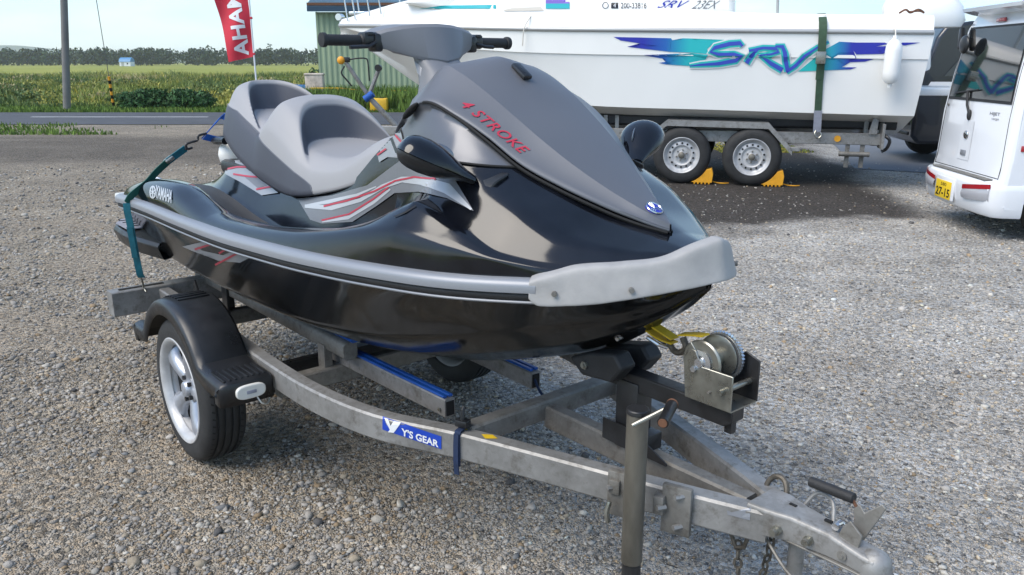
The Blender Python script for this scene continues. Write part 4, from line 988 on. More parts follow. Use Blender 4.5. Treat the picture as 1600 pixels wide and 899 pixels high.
# sticker on the near rail
SR = Surf([rails[0]])
px_print(SR, [[(598, 651), (690, 682), (690, 702), (598, 671)]], 'sticker', 'blue_print', rails[0], step=12, off=.0015)
px_text(SR, "Y'S GEAR", [(628, 680), (686, 699), (686, 688), (628, 668)], 'sticker_lettering', 'print_white', rails[0], bold=.03, off=.003, step=.1)
px_print(SR, [[(601, 653.5), (607, 655.5), (611, 665), (616, 658.5), (627, 661), (616, 676), (607, 675), (610, 671)]], 'sticker_logo', 'print_white', rails[0], step=8, off=.003)
for q in ([(714, 670), (726, 667.5), (731, 672), (719, 674)], [(752, 679), (770, 680), (778, 686), (758, 686)]):
    px_print(SR, [q], 'paint_mark', 'strap_yellow', rails[0], step=8, off=.0012)
# winch post, arm, bow stop, winch
b = MB(); b.box((1.672, 0, .565), (.078, .062, .20), bev=.004); b.box((1.672, 0, .50), (.15, .075, .05), bev=.004); b.build('winch_post', 'black_steel', tr)
b = MB(); b.prism([(1.71, -.045, .54), (1.83, -.045, .485), (1.83, -.045, .478), (1.60, -.045, .478), (1.60, -.045, .54)], (0, .004, 0)); b.build('post_foot', 'black_steel', tr)
b = MB(); b.prism([(1.60, -.026, .640), (1.98, -.026, .640), (2.005, -.026, .655), (2.005, -.026, .690), (1.60, -.026, .690)], (0, .052, 0)); arm = b.build('winch_arm', 'black_steel', tr, bevel=.004)
b = MB(); b.box((1.985, 0, .635), (.02, .02, .03)); b.build('arm_lug', 'black_steel', arm)
b = MB()
b.prism([(1.50, -.085, .70), (1.58, -.085, .735), (1.67, -.085, .755), (1.70, -.085, .72), (1.66, -.085, .67), (1.55, -.085, .66)], (0, .06, 0)); b.prism([(1.50, .025, .70), (1.58, .025, .735), (1.67, .025, .755), (1.70, .025, .72), (1.66, .025, .67), (1.55, .025, .66)], (0, .06, 0)); b.box((1.60, 0, .672), (.09, .07, .04)); b.build('bow_stop', 'rubber', tr, bevel=.008)
for yy in (-.092,):
    b = MB(); b.cyl((1.565, yy, .695), (1.565, yy + .012, .695), .012, n=6); b.cyl((1.565, yy - .006, .695), (1.565, yy + .012, .695), .006, n=10); b.build('bolt', 'zinc', tr)
wn = arm
def plate(pts, y, t, name, mat):
    b = MB(); b.prism([(x, y, z) for x, z in pts], (0, t, 0)); return b.build(name, mat, tr, bevel=.002)
plate([(1.880, .694), (2.016, .694), (2.016, .786), (1.925, .786), (1.905, .822), (1.885, .825), (1.870, .79)], -.050, .005, 'winch_side_plate', 'zinc')
plate([(1.880, .694), (2.016, .694), (2.016, .80), (1.975, .815), (1.925, .786), (1.895, .80), (1.870, .79)], .058, .005, 'winch_side_plate', 'black_steel')
b = MB(); b.box((1.948, .004, .6955), (.136, .104, .004)); b.build('winch_base', 'zinc', tr)
b = MB(); b.lathe([(.001, -.040), (.052, -.040), (.056, -.037), (.056, -.034), (.044, -.032), (.030, -.030), (.024, .022), (.050, .024), (.056, .026), (.056, .029), (.001, .030)], (1.915, 0, .792), 'Y', 40); dr = b.build('winch_drum', 'zinc', tr, smooth=25)
b = MB(); b.lathe([(.030, -.0405), (.032, -.045), (.020, -.047), (.012, -.043), (.011, -.052), (.001, -.052)], (1.915, 0, .792), 'Y', 28); b.build('drum_hub', 'steel_bright', dr, smooth=30)
b = MB()
N_ = 44
for yy in (.032, .047): 
    pass
prof = []
for k in range(N_ * 2):
    a = math.pi * k / N_; r_ = .062 if k % 2 else .058; prof.append((1.922 + r_ * math.cos(a), .034, .795 + r_ * math.sin(a)))
b.prism(prof, (0, .010, 0)); b.build('winch_gear', 'steel_bright', dr, smooth=0)
b = MB(); b.cyl((1.990, -.065, .742), (1.990, .075, .742), .008, n=12); b.build('winch_shaft', 'zinc', tr)
for x, z in ((1.905, .775), (1.990, .742), (1.955, .730)):
    b = MB(); b.cyl((x, -.0505, z), (x, -.058, z), .008 if z != .730 else .0035, n=6); b.build('winch_bolt', 'steel_bright' if z > .75 else 'galv_old', tr)
b = MB(); b.prism([(1.868, -.046, .79), (1.885, -.046, .84), (1.905, -.046, .818), (1.900, -.046, .78)], (0, .012, 0)); b.build('winch_pawl', 'zinc', tr, bevel=.002)
# yellow winch strap with its hook
def ribbon(b, pts, wv, th=.0022):
    pts = [Vector(p) for p in pts]; rows = []
    for i, p in enumerate(pts):
        d = (pts[min(i + 1, len(pts) - 1)] - pts[max(i - 1, 0)]).normalized(); w = wv(p) if callable(wv) else Vector(wv); n = d.cross(w).normalized() * th
        rows.append([p - w + n, p + w + n, p + w - n, p - w - n])
    V = b.grid(rows, close_v=True); b.bm.faces.new(V[0]); b.bm.faces.new(V[-1][::-1])
b = MB(); ribbon(b, smooth_path([(1.895, 0, .848), (1.86, 0, .842), (1.82, 0, .832)], 3), (0, .016, 0)); st_ = b.build('winch_strap', 'strap_yellow', tr)
b = MB(); ribbon(b, smooth_path([(1.80, 0, .815), (1.76, 0, .826), (1.70, 0, .842)], 3), (0, .016, 0)); ribbon(b, smooth_path([(1.80, 0, .803), (1.75, 0, .806), (1.70, 0, .822)], 3), (0, .014, 0)); b.build('winch_strap_end', 'strap_yellow', tr)
b = MB(); b.tube(smooth_path([(1.835, -.012, .830), (1.845, -.010, .805), (1.825, -.006, .785), (1.80, 0, .782), (1.782, .004, .797), (1.785, .006, .815)], 5), [.0085] * 26, n=8); b.build('strap_hook', 'chain', tr)
b = MB(); b.cyl((1.655, -.06, .788), (1.655, .03, .80), .006, n=8); b.build('bow_shackle', 'steel_bright', tr)
# jack stand clamped to the near rail
JX, JY = 1.886, -.232
b = MB(); b.cyl((JX, JY, .305), (JX, JY, .705), .0262, n=28); jk = b.build('jack_tube', 'stand_steel', tr, bevel=.002)
b = MB(); b.cyl((JX, JY, .03), (JX, JY, .308), .0238, n=24); b.build('jack_leg', 'black_steel', jk)
b = MB(); b.cyl((JX, JY, .0), (JX, JY, .03), .07, .03, n=24); b.build('jack_foot', 'galv_old', jk)
b = MB(); b.cyl((JX, JY, .703), (JX, JY, .716), .0285, .0265, n=28); b.build('jack_cap', 'black_steel', jk, bevel=.003)
b = MB(); b.cyl((1.905, -.272, .690), (1.950, -.205, .730), .0055, n=10); b.build('crank_arm', 'zinc', jk)
b = MB(); b.cyl((1.948, -.185, .732), (1.985, -.262, .722), .0135, n=16); cg = b.build('crank_grip', 'black_steel', jk)
b = MB(); b.cyl((1.9848, -.2616, .722), (1.9862, -.2643, .7217), .0105, n=14); b.build('crank_grip_end', 'rust', cg)
b = MB(); b.cyl((1.946, -.181, .7325), (1.9485, -.186, .732), .0142, n=14); b.build('crank_grip_collar', 'rust', cg)
b = MB(); b.box((1.80, -.188, .440), (.062, .020, .125), rot=(0, 0, .33), bev=.004); b.box((1.795, -.200, .462), (.03, .02, .04), rot=(0, 0, .33), bev=.004); b.build('jack_clamp', 'galv_old', tr)
b = MB(); b.box((1.945, -.140, .440), (.075, .018, .130), rot=(0, 0, .33), bev=.004); b.box((1.912, -.165, .452), (.028, .03, .05), rot=(0, 0, .33), bev=.004); b.build('jack_clamp', 'galv_old', tr)
for x, y, z in ((1.958, -.151, .484), (1.958, -.151, .402), (1.79, -.208, .46), (1.925, -.176, .45)):
    b = MB(); n_ = Vector((-.33, -.94, 0)).normalized(); b.cyl(Vector((x, y, z)) + n_ * -.012, Vector((x, y, z)) + n_ * .012, .0075, n=6); b.build('clamp_bolt', 'galv', tr)
b = MB(); b.tube([(1.80, -.225, .43), (1.80, -.235, .405), (1.80, -.228, .375)], .007, n=8); b.build('clamp_handle', 'zinc', tr)
b = MB(); b.box((1.775, -.10, .50), (.03, .03, .03), bev=.008); b.tube([(1.775, -.11, .49), (1.78, -.125, .44), (1.785, -.13, .40)], .0035, n=6); b.build('lock_pin', 'black_plastic', tr)
# coupler
b = MB(); secs = [(2.085, .060, .420, .492), (2.135, .057, .424, .494), (2.19, .040, .430, .493), (2.28, .031, .432, .488), (2.325, .029, .431, .477), (2.355, .033, .431, .474), (2.385, .031, .431, .470)]
V = b.grid([[Vector((x, -w, z0)), Vector((x, -w, z1 - .006)), Vector((x, -w + .006, z1)), Vector((x, w - .006, z1)), Vector((x, w, z1 - .006)), Vector((x, w, z0))] for x, w, z0, z1 in secs], close_v=True); b.bm.faces.new(V[0]); b.bm.faces.new(V[-1][::-1])
cp = b.build('coupler', 'galv', tr, bevel=.003)
b = MB(); b.prism([(2.04, -.042, .426), (2.34, -.038, .426), (2.375, -.040, .426), (2.41, -.022, .426), (2.418, 0, .426), (2.41, .022, .426), (2.375, .040, .426), (2.34, .038, .426), (2.04, .042, .426)], (0, 0, .0055)); b.build('coupler_flange', 'galv_old', cp, bevel=.002)
b = MB(); b.lathe([(.0365, .430), (.0362, .445), (.033, .460), (.026, .472), (.014, .480), (.0005, .4825)], (2.375, 0, 0), 'Z', 32); b.build('coupler_dome', 'galv', cp, smooth=60)
for x, z in ((2.165, .452), (2.238, .456)):
    b = MB(); yb_ = -.030 if x > 2.2 else -.044; b.cyl((x, yb_, z), (x, yb_ - .012, z), .0125, n=6); b.cyl((x, yb_ - .012, z), (x, yb_ - .027, z), .0085, n=14); b.build('coupler_bolt', 'zinc', cp)
b = MB(); b.cyl((2.315, -.029, .452), (2.315, -.034, .452), .011, n=16); b.cyl((2.315, -.034, .452), (2.315, -.037, .452), .005, n=12); b.build('coupler_bolt', 'galv_old', cp)
for x in (2.165, 2.255):
    b = MB(); b.box((x, .012, .4935), (.018, .008, .004)); b.build('coupler_slot', 'dark_gap', cp)
b = MB(); b.cyl((2.180, .052, .548), (2.290, .048, .552), .0125, n=18); lv = b.build('latch_grip', 'rubber', cp, bevel=.002)
b = MB(); b.tube([(2.285, .048, .550), (2.298, .047, .535), (2.302, .044, .508), (2.310, .03, .49)], .004, n=8); b.build('latch_rod', 'rust', lv)
b = MB(); b.prism([(2.300, .018, .48), (2.335, .018, .478), (2.375, .018, .575), (2.365, .018, .582), (2.330, .018, .545), (2.318, .018, .56), (2.305, .018, .545), (2.310, .018, .52)], (0, .006, 0)); b.build('latch_plate', 'galv_old', cp, bevel=.002)
b = MB(); b.prism([(2.290, -.012, .476), (2.340, -.012, .474), (2.345, -.012, .505), (2.315, -.012, .53), (2.298, -.012, .505)], (0, .006, 0)); b.build('latch_plate', 'galv_old', cp, bevel=.002)
b = MB(); b.cyl((2.283, -.012, .500), (2.283, .012, .502), .009, n=8); b.cyl((2.275, -.004, .492), (2.295, .002, .512), .005, n=8); b.build('latch_bolt', 'steel_bright', cp)
b = MB(); b.tube(smooth_path([(2.255, .036, .470), (2.235, .060, .515), (2.195, .066, .520), (2.165, .052, .47)], 5), .005, n=8); b.build('safety_loop', 'galv', cp)
SC = Surf([rails[0], cp])
px_print(SC, [[(1136, 797), (1143, 800), (1173, 794), (1172, 813), (1137, 804)]], 'reflective_tape', 'silver_strip', tr, step=10, off=.0015)
# far side shackle, safety chains, prop tube
def chain_links(path, name):
    P = smooth_path(path, 10); Ls = [0]
    for a, c in zip(P, P[1:]): Ls.append(Ls[-1] + (c - a).length)
    n = int(Ls[-1] / .024)
    for k in range(n):
        q = (k + .5) * .024; i = max(0, int(np.searchsorted(Ls, q)) - 1); i = min(i, len(P) - 2); t = (q - Ls[i]) / max(1e-6, Ls[i + 1] - Ls[i]); c = P[i].lerp(P[i + 1], t); d = (P[i + 1] - P[i]).normalized()
        s1 = d.orthogonal().normalized(); s1 = Matrix.Rotation(k * math.pi / 2 + .4, 3, d) @ s1
        b = MB(); pts = [c + d * (.0125 * math.copysign(1, math.cos(a)) * (abs(math.cos(a)) ** .7)) + s1 * .0088 * math.sin(a) for a in np.linspace(0, 2 * math.pi, 14, endpoint=False)]
        b.tube(pts, .0034, n=6, closed=True); b.build('chain_link', 'chain', tr)
chain_links([(2.052, -.028, .36), (2.06, -.03, .28), (2.075, -.02, .18), (2.08, 0, .12), (2.07, .03, .16), (2.085, .045, .26), (2.10, .04, .34), (2.105, .035, .40)], 'chain')
b = MB(); b.tube([(2.038, -.035, .415), (2.036, -.037, .375), (2.050, -.034, .345), (2.070, -.030, .350), (2.078, -.030, .38), (2.072, -.030, .415)], .0055, n=8); b.build('chain_shackle', 'chain', tr)
b = MB(); b.tube(smooth_path([(2.07, .055, .45), (2.06, .066, .485), (2.075, .075, .51), (2.10, .075, .51), (2.115, .066, .485), (2.11, .055, .45)], 4), .007, n=8); b.build('chain_shackle', 'chain', tr)
b = MB(); b.cyl((2.175, .030, 0), (2.175, .030, .43), .019, n=20); b.cyl((2.175, .030, 0), (2.175, .030, .012), .05, n=20); b.build('prop_leg', 'galv', tr)
b = MB(); b.tube(smooth_path([(2.10, -.02, .42), (2.22, -.06, .36), (2.30, -.03, .36), (2.36, .02, .41)], 5), .004, n=6); b.build('brake_cable', 'galv_old', tr)
b = MB(); b.tube(smooth_path([(1.06, .18, .43), (1.12, .16, .40), (1.22, .14, .39), (1.40, .08, .41)], 5), .005, n=6); b.build('lamp_cable', 'strap_navy', tr)

# straps that hold the jet ski (things of their own)
rs = thing('tie_down_strap', 'teal webbing strap with blue end and hooks running over the stern of the jet ski', 'strap', TR_LOC, TR_ROT)
Wx = Vector((.017, 0, 0))
b = MB(); ribbon(b, smooth_path([(-.70, -.10, 1.215), (-.75, -.136, 1.262), (-.75, -.195, 1.215), (-.75, -.235, 1.178)], 4), (.006, .013, .014)); b.build('webbing_end', 'strap_blue', rs)
b = MB(); ribbon(b, smooth_path([(-.70, -.11, 1.13), (-.74, -.17, 1.150), (-.75, -.235, 1.172)], 4), (.006, .010, .012)); b.build('webbing_end', 'strap_blue', rs)
b = MB(); b.tube(smooth_path([(-.75, -.225, 1.186), (-.75, -.262, 1.178), (-.75, -.270, 1.158), (-.75, -.300, 1.150), (-.75, -.322, 1.142), (-.75, -.318, 1.122), (-.75, -.296, 1.126)], 5), .0055, n=8); b.build('hook', 'black_steel', rs)
b = MB(); b.tube([(-.768, -.328, 1.123), (-.732, -.328, 1.123)], .005, n=8); b.build('hook_bar', 'black_steel', rs)
b = MB(); ribbon(b, smooth_path([(-.75, -.326, 1.125), (-.75, -.370, 1.098), (-.75, -.411, 1.072)], 4), (.004, -.008, .013)); b.build('webbing', 'strap_teal', rs)
b = MB(); b.box((-.75, -.405, 1.080), (.046, .040, .016), rot=(.58, 0, 0), bev=.003); b.build('buckle', 'zinc', rs)
b = MB(); ribbon(b, smooth_path([(-.75, -.411, 1.071), (-.75, -.463, 1.030), (-.75, -.510, .985), (-.75, -.578, .938), (-.75, -.604, .905)], 4), (.004, -.010, .011)); b.build('webbing', 'strap_green', rs)
b = MB(); ribbon(b, smooth_path([(-.75, -.604, .905), (-.75, -.606, .87), (-.75, -.600, .80), (-.75, -.594, .69), (-.76, -.584, .585), (-.77, -.575, .560)], 4), (.006, .013, 0)); b.build('webbing', 'strap_teal', rs)
b = MB(); ribbon(b, smooth_path([(-.742, -.608, .80), (-.742, -.604, .74), (-.742, -.600, .66)], 4), (.004, .011, 0)); b.build('webbing_tail', 'strap_teal', rs)
b = MB(); b.tube(smooth_path([(-.77, -.575, .568), (-.785, -.572, .545), (-.80, -.565, .525), (-.815, -.560, .500), (-.80, -.555, .482)], 5), .0045, n=8); b.build('hook', 'zinc', rs)
bs = thing('lashing_strap', 'short navy webbing strap tied round the galvanized frame rail beside the blue sticker', 'strap', TR_LOC, TR_ROT)
RX, RY = 1.318, -.327
def loopn(o, z): d = Vector((.92, .37, 0)).normalized(); n = Vector((-d.y, d.x, 0)); return Vector((RX, RY, z)) + n * o
b = MB(); ribbon(b, [loopn(-.029, .385), loopn(-.030, .42), loopn(-.030, .47), loopn(-.024, .489), loopn(0, .491), loopn(.024, .489), loopn(.03, .47), loopn(.03, .40)], Vector((.92, .37, 0)).normalized() * .0095); b.build('webbing', 'strap_navy', bs)
b = MB(); ribbon(b, [loopn(-.032, .485), loopn(-.036, .45), loopn(-.037, .40), loopn(-.034, .36)], Vector((.92, .37, 0)).normalized() * .008); b.build('webbing_tail', 'strap_navy', bs)
b = MB(); b.box(loopn(.004, .505), (.04, .03, .022), rot=(0, 0, .38), bev=.005); b.tube([loopn(0, .51), loopn(.004, .545), loopn(.012, .55)], .006, n=8); b.build('buckle', 'black_plastic', bs)

# ================================================================== THE MOTOR BOAT ON ITS TRAILER (x towards its stern, y away from the viewer)
BT_LOC, BT_ROT = (2.57, 10.375, 0.0), math.atan2(-.259, .966)
bo = thing('motor_boat', 'white cabin motor boat with blue and teal brush lettering on its side', 'boat', BT_LOC, BT_ROT)
CY = 1.10
hb = spl([-5.64, -5.3, -4.8, -4.0, -3.0, -2.0, -0.5, 1.2, 2.34], [.03, .28, .56, .86, 1.08, 1.17, 1.21, 1.21, 1.19])
zg = spl([-5.64, -4.5, -2.63, 0, 2.34], [2.03, 1.985, 1.915, 1.865, 1.825])
hc = spl([-5.5, -4.9, -4.3, -3.6, -2.8, -1.76, 0, 2.28], [.01, .10, .30, .62, .90, 1.06, 1.12, 1.12])
zc = spl([-5.5, -4.9, -4.3, -3.6, -2.8, -1.76, 0, 2.28], [1.92, 1.62, 1.36, 1.16, 1.03, .965, .93, .89])
zk = spl([-5.5, -4.9, -4.3, -3.6, -2.8, -1.76, 0, 2.28], [1.90, 1.50, 1.12, .82, .66, .60, .58, .58])
def hull_half(x):
    h, c = hb(x), hc(max(x, -5.5)); g, z2, k = zg(x), zc(max(x, -5.5)), zk(max(x, -5.5))
    n1 = (h - .012, g - .30 * (g - z2) / .95)
    return [(h, g), (h - .004, g - .10 * (g - z2) / .95), n1, (n1[0] - .016, n1[1] - .004), (h * .45 + c * .55, g * .45 + z2 * .55), (c, z2), (c - .03, z2 - .012), (c * .5, k * .5 + z2 * .5 - .02)], k
rows = []
for x in np.concatenate([np.linspace(-5.62, -3, 22), np.linspace(-2.8, 2.22, 26)]):
    hf, k = hull_half(x)
    rk = lambda z: (x + (0.10 * max(0, (z - .9)) if x > 2.1 else 0))
    rows.append([Vector((rk(z), CY - y, z)) for y, z in hf] + [Vector((x, CY, k))] + [Vector((rk(z), CY + y, z)) for y, z in hf[::-1]])
b = MB(); V = b.grid(rows); b.bm.faces.new(V[-1]); bhull = b.build('hull', 'boat_white', bo, smooth=28)
bx_ = np.concatenate([np.linspace(-5.62, -3, 30), np.linspace(-2.9, 2.30, 16)])
for s_ in (-1, 1):
    b = MB(); rows = [[Vector((x, CY + s_ * (hb(x) + o), zg(x) + u)) for o, u in ((-.03, .028), (.012, .026), (.026, .012), (.026, -.012), (.012, -.026), (-.02, -.028))] for x in bx_]; b.grid(rows); b.build('rubbing_strake', 'boat_trim', bo, smooth=50)
# deck mould above the strake: bulwark aft, rising foredeck, cabin
dk_top = spl([-5.62, -5.0, -4.4, -3.4, -2.6, 0.1, 2.32], [2.10, 2.20, 2.30, 2.40, 2.34, 2.085, 2.02])
rows = []
for x in bx_:
    h = hb(x); t = dk_top(x); g = zg(x)
    hf = [(h - .01, g + .02), (h - .03, g + .09), (h * .97 - .04, t - .03 if x > -3 else g + (t - g) * .62), (h * .93 - .06 if h > .2 else h * .6, t), (h * .80 - .06 if h > .2 else h * .4, t + (.004 if x > .1 else .01))]
    rows.append([Vector((x, CY - y, z)) for y, z in hf] + [Vector((x, CY, t + (.02 if x < 0 else -.25)))] + [Vector((x, CY + y, z)) for y, z in hf[::-1]])
b = MB(); b.grid(rows); bdeck = b.build('deck', 'boat_white', bo, smooth=40)
cabp = [(-4.30, 2.28), (-3.3, 2.46), (-2.75, 2.52), (-1.95, 3.30), (-1.6, 3.40), (-.10, 3.42), (.06, 3.34), (.10, 2.06), (-2.0, 2.10), (-3.4, 2.10)]
b = MB(); b.prism([(x, .20, z) for x, z in cabp], (0, 1.80, 0)); cab = b.build('cabin', 'boat_white', bo, bevel=.07, bseg=3)
for y0 in (.188, 2.004):
    for q in ([(-2.45, 2.62), (-1.95, 3.12), (-1.30, 3.14), (-1.30, 2.62)], [(-1.20, 2.62), (-1.20, 3.14), (-.20, 3.14), (-.10, 2.62)]):
        b = MB(); b.prism([(x, y0, z) for x, z in q], (0, .008, 0)); b.build('cabin_window', 'van_glass', cab, bevel=.01)
b = MB(); b.prism([(-2.72, .35, 2.57), (-2.72, 1.85, 2.57), (-2.02, 1.85, 3.25), (-2.02, .35, 3.25)], (-.02, 0, .02)); b.build('windscreen', 'van_glass', cab)
# bow rail
b = MB(); rail_pts = [(-5.55, .95, 2.75), (-5.62, CY, 2.76), (-5.55, 1.25, 2.75), (-4.9, 1.66, 2.72), (-4.0, 1.93, 2.66), (-3.0, 2.12, 2.50)]
left = [(x, 2 * CY - y, z) for x, y, z in rail_pts[:2:-1]]
b.tube(smooth_path(left + rail_pts, 5), .014, n=8); rl = b.build('bow_rail', 'steel_bright', bo)
for x, y in ((-5.45, .88), (-5.28, .78), (-4.95, .56), (-4.75, .50), (-4.0, .27), (-3.2, .12), (-5.45, 1.32), (-4.9, 1.64), (-4.0, 1.93), (-3.2, 2.08)):
    b = MB(); b.cyl((x + .06, y, 2.08 + .1 * (x + 5.45)), (x - .02, y, 2.73 if x < -3.9 else 2.54), .012, n=8); b.build('stanchion', 'steel_bright', rl)
b = MB(); b.box((-5.30, CY, 2.20), (.30, .12, .05), bev=.01); b.cyl((-5.62, CY - .06, 2.15), (-5.62, CY + .06, 2.15), .05, n=14); b.build('bow_roller', 'steel_bright', bo)
b = MB(); b.tube(smooth_path([(-2.35, .06, 2.30), (-2.40, .02, 2.10), (-2.47, -.10, 1.93), (-2.50, -.085, 1.70)], 5), .008, n=6); b.build('mooring_line', 'boat_cream', bo)
b = MB(); b.cyl((.60, .12, 2.05), (.56, .12, 2.85), .018, n=10); b.build('rod_holder', 'boat_trim', bo)
b = MB(); b.tube(smooth_path([(1.98, .3, 2.06), (2.03, .22, 2.09), (2.10, .3, 2.06), (2.16, .2, 2.09), (2.24, .3, 2.06), (2.2, .34, 2.08), (2.08, .33, 2.07)], 5), .012, n=6); b.build('rope_coil', 'rust', bo)
# outboard engine
b = MB(); b.grid([ring(2.42, 1.92, .40, .27, 28, 3.2), ring(2.40, 2.00, .46, .30, 28, 3.2), ring(2.36, 2.16, .46, .30, 28, 3.0), ring(2.33, 2.30, .38, .26, 28, 2.8), ring(2.32, 2.38, .24, .17, 28, 2.5), ring(2.32, 2.40, .02, .02, 28, 2.0)], close_v=True)
for v in b.bm.verts: v.co.y += CY
ob = b.build('outboard_cowling', 'boat_white', bo, smooth=50)
b = MB(); b.box((2.40, CY, 1.66), (.24, .20, .55), rot=(0, -.1, 0), bev=.05); b.build('outboard_leg', 'boat_white', bo)
b = MB(); b.box((2.55, CY + .1, 1.15), (.75, 1.3, .09), bev=.02); b.build('swim_platform', 'boat_white', bo)
# paint on the hull side
SB = Surf([bhull]); SBC = Surf([cab, bdeck])
Z8 = lambda pts: [(860 + x / 4, y / 4) for x, y in pts]
Z4 = lambda pts: [(1200 + x / 2.2475, y / 2.2475) for x, y in pts]
for m_, pl_ in (('decal_blue', Z8([(395, 232), (755, 240), (752, 300), (745, 325), (690, 318), (600, 308), (480, 293), (690, 290), (560, 272), (440, 254)])),
                ('decal_mid', Z8([(754, 240), (762, 252), (820, 252), (826, 240), (890, 242), (885, 330), (744, 325)])),
                ('decal_teal', Z8([(889, 242), (896, 253), (1090, 250), (1010, 280), (980, 308), (990, 340), (885, 330)])),
                ('decal_blue', Z8([(580, 345), (820, 336), (790, 346), (700, 366), (625, 354)])),
                ('decal_blue', Z8([(675, 394), (785, 378), (730, 404)])),
                ('decal_mid', Z8([(785, 378), (700, 366), (792, 345), (886, 333), (886, 414), (735, 404)])),
                ('decal_cyan', Z8([(886, 333), (985, 345), (970, 372), (850, 400), (885, 420), (886, 414)])),
                ('decal_cyan', Z4([(105, 252), (150, 215), (190, 180), (250, 147), (312, 150), (300, 178), (310, 205), (245, 212), (270, 230), (240, 246)])),
                ('decal_blue', Z4([(312, 150), (410, 150), (420, 155), (380, 164), (470, 160), (470, 175), (385, 178), (400, 190), (310, 192), (300, 178)])),
                ('decal_blue', Z4([(470, 150), (535, 150), (480, 160), (465, 158)])),
                ('decal_blue', Z4([(245, 207), (372, 208), (340, 217), (250, 220)])),
                ('decal_mid', Z4([(240, 236), (312, 237), (290, 244), (238, 246)]))):
    px_print(SB, [pl_], 'side_splash', 'splash', bhull, step=12, off=.006)
strokes = [
    ('letter_s', [(1200, 290), (1185, 270), (1120, 275), (1030, 298), (1000, 325), (1050, 340), (1150, 340), (1195, 350), (1160, 378), (1050, 398), (940, 405), (870, 412)], [26, 34, 34, 32, 26, 28, 30, 34, 34, 30, 22, 8]),
    ('letter_r', [(1225, 395), (1255, 350), (1295, 310)], [34, 30, 24]),
    ('letter_r', [(1240, 318), (1330, 300), (1410, 304), (1425, 325), (1380, 340), (1300, 346)], [24, 26, 30, 28, 22, 14]),
    ('letter_r', [(1310, 346), (1380, 398), (1450, 438)], [18, 34, 38]),
    ('letter_v', [(1405, 290), (1450, 292), (1465, 330), (1472, 390), (1482, 448)], [20, 34, 34, 36, 30]),
    ('letter_v', [(1474, 450), (1530, 412), (1590, 350), (1670, 296), (1740, 262)], [26, 30, 26, 20, 8])]
for k, (grow, m_) in enumerate(((30, 'print_white'), (14, 'decal_cyan'), (-9, 'decal_letter'))):
    for nm, pts, ws in strokes:
        px_print(SB, stroke_poly(Z8(pts), [max(1.2, (w + grow) / 4) for w in ws]), nm, m_, bhull, step=14, off=.010 + .004 * k)
px_print(SBC, [[(655, 14), (690, 9), (775, 8), (775, 14)]], 'deck_stripe', 'decal_teal', bo, step=12, off=.006)
px_print(SBC, [[(853, 0), (890, 0), (890, 6), (853, 6)]], 'deck_panel', 'decal_purple', bo, step=12, off=.006)
px_print(SBC, [[(853, 6), (890, 6), (890, 14), (853, 14)]], 'deck_panel', 'decal_teal', bo, step=12, off=.006)
px_print(SBC, [[(786, 16), (800, 13), (845, 11), (850, 17), (790, 18)]], 'deck_fitting', 'boat_cream', bo, step=12, off=.006)
px_text(SBC, '200-33816', [(970, 13.5), (1010, 13.5), (1010, 5), (970, 5)], 'registration', 'print_black', bo, off=.006, step=.3)
px_print(SBC, [[(955, 5), (966, 5), (966, 13.5), (955, 13.5)]], 'registration_badge', 'print_black', bo, step=8, off=.006)
px_text(SBC, '4', [(958.5, 12), (962.5, 12), (962.5, 6.5), (958.5, 6.5)], 'registration_badge', 'print_white', bo, off=.010, step=.5)
px_print(SBC, stroke_poly([(946 + 4.5 * math.cos(a), 9 + 4.5 * math.sin(a)) for a in np.linspace(0, 2 * math.pi, 15)], 1.0), 'registration_badge', 'print_black', bo, step=8, off=.006)
px_text(SBC, 'SRV', [(1026, 13), (1072, 13), (1078, 1), (1034, 1)], 'model_lettering', 'decal_blue', bo, shear=.45, off=.006, step=.3)
px_text(SBC, '23EX', [(1080, 14), (1122, 14), (1126, 1), (1086, 1)], 'model_lettering', 'print_grey', bo, shear=.45, off=.006, step=.3)
# strap round the boat, fender hanging from its rail
bst = thing('boat_strap', 'dark green webbing strap holding the white boat to its trailer', 'strap', BT_LOC, BT_ROT)
b = MB(); ribbon(b, [(1.10, 1.0, 2.05), (1.10, .12, 2.055), (1.10, -.02, 2.02), (1.105, -.115, 1.95), (1.11, -.150, 1.86), (1.12, -.140, 1.62), (1.13, -.085, 1.30)], (.045, 0, 0), .004); b.build('webbing', 'strap_olive', bst)
b = MB(); ribbon(b, [(1.13, -.090, 1.40), (1.14, -.065, 1.15), (1.15, -.035, .93)], (.04, 0, 0), .004); b.build('webbing', 'strap_olive', bst)
b = MB(); ribbon(b, [(1.15, -.040, .94), (1.16, -.02, .80), (1.165, .0, .68)], (.045, 0, 0), .004); b.build('webbing_end', 'strap_grey', bst)
b = MB(); b.box((1.115, -.165, 1.55), (.11, .03, .14), bev=.008); b.build('ratchet', 'zinc', bst)
b = MB(); b.tube(smooth_path([(1.15, -.01, .70), (1.14, -.03, .66), (1.18, -.03, .61), (1.22, -.02, .65), (1.19, -.01, .69)], 4), .011, n=8); b.build('hook', 'zinc', bst)
fd = thing('boat_fender', 'white cylindrical fender hanging at the stern of the white boat', 'fender', (0, 0, 0), 0)
fd.location = Matrix.Translation(BT_LOC) @ Matrix.Rotation(BT_ROT, 4, 'Z') @ Vector((1.88, -.235, 1.22)); fd.rotation_euler = (0, 0, BT_ROT)
b = MB(); b.lathe([(.001, 0), (.022, 0), (.024, .04), (.055, .05), (.085, .09), (.092, .16), (.092, .40), (.085, .46), (.055, .51), (.030, .53), (.024, .57), (.001, .57)], (0, 0, 0), 'Z', 28); b.build('fender_body', 'boat_white', fd)
b = MB(); b.tube([(0, 0, .56), (0, .02, .62), (0, .14, .66)], .008, n=6); b.build('fender_line', 'boat_cream', fd)

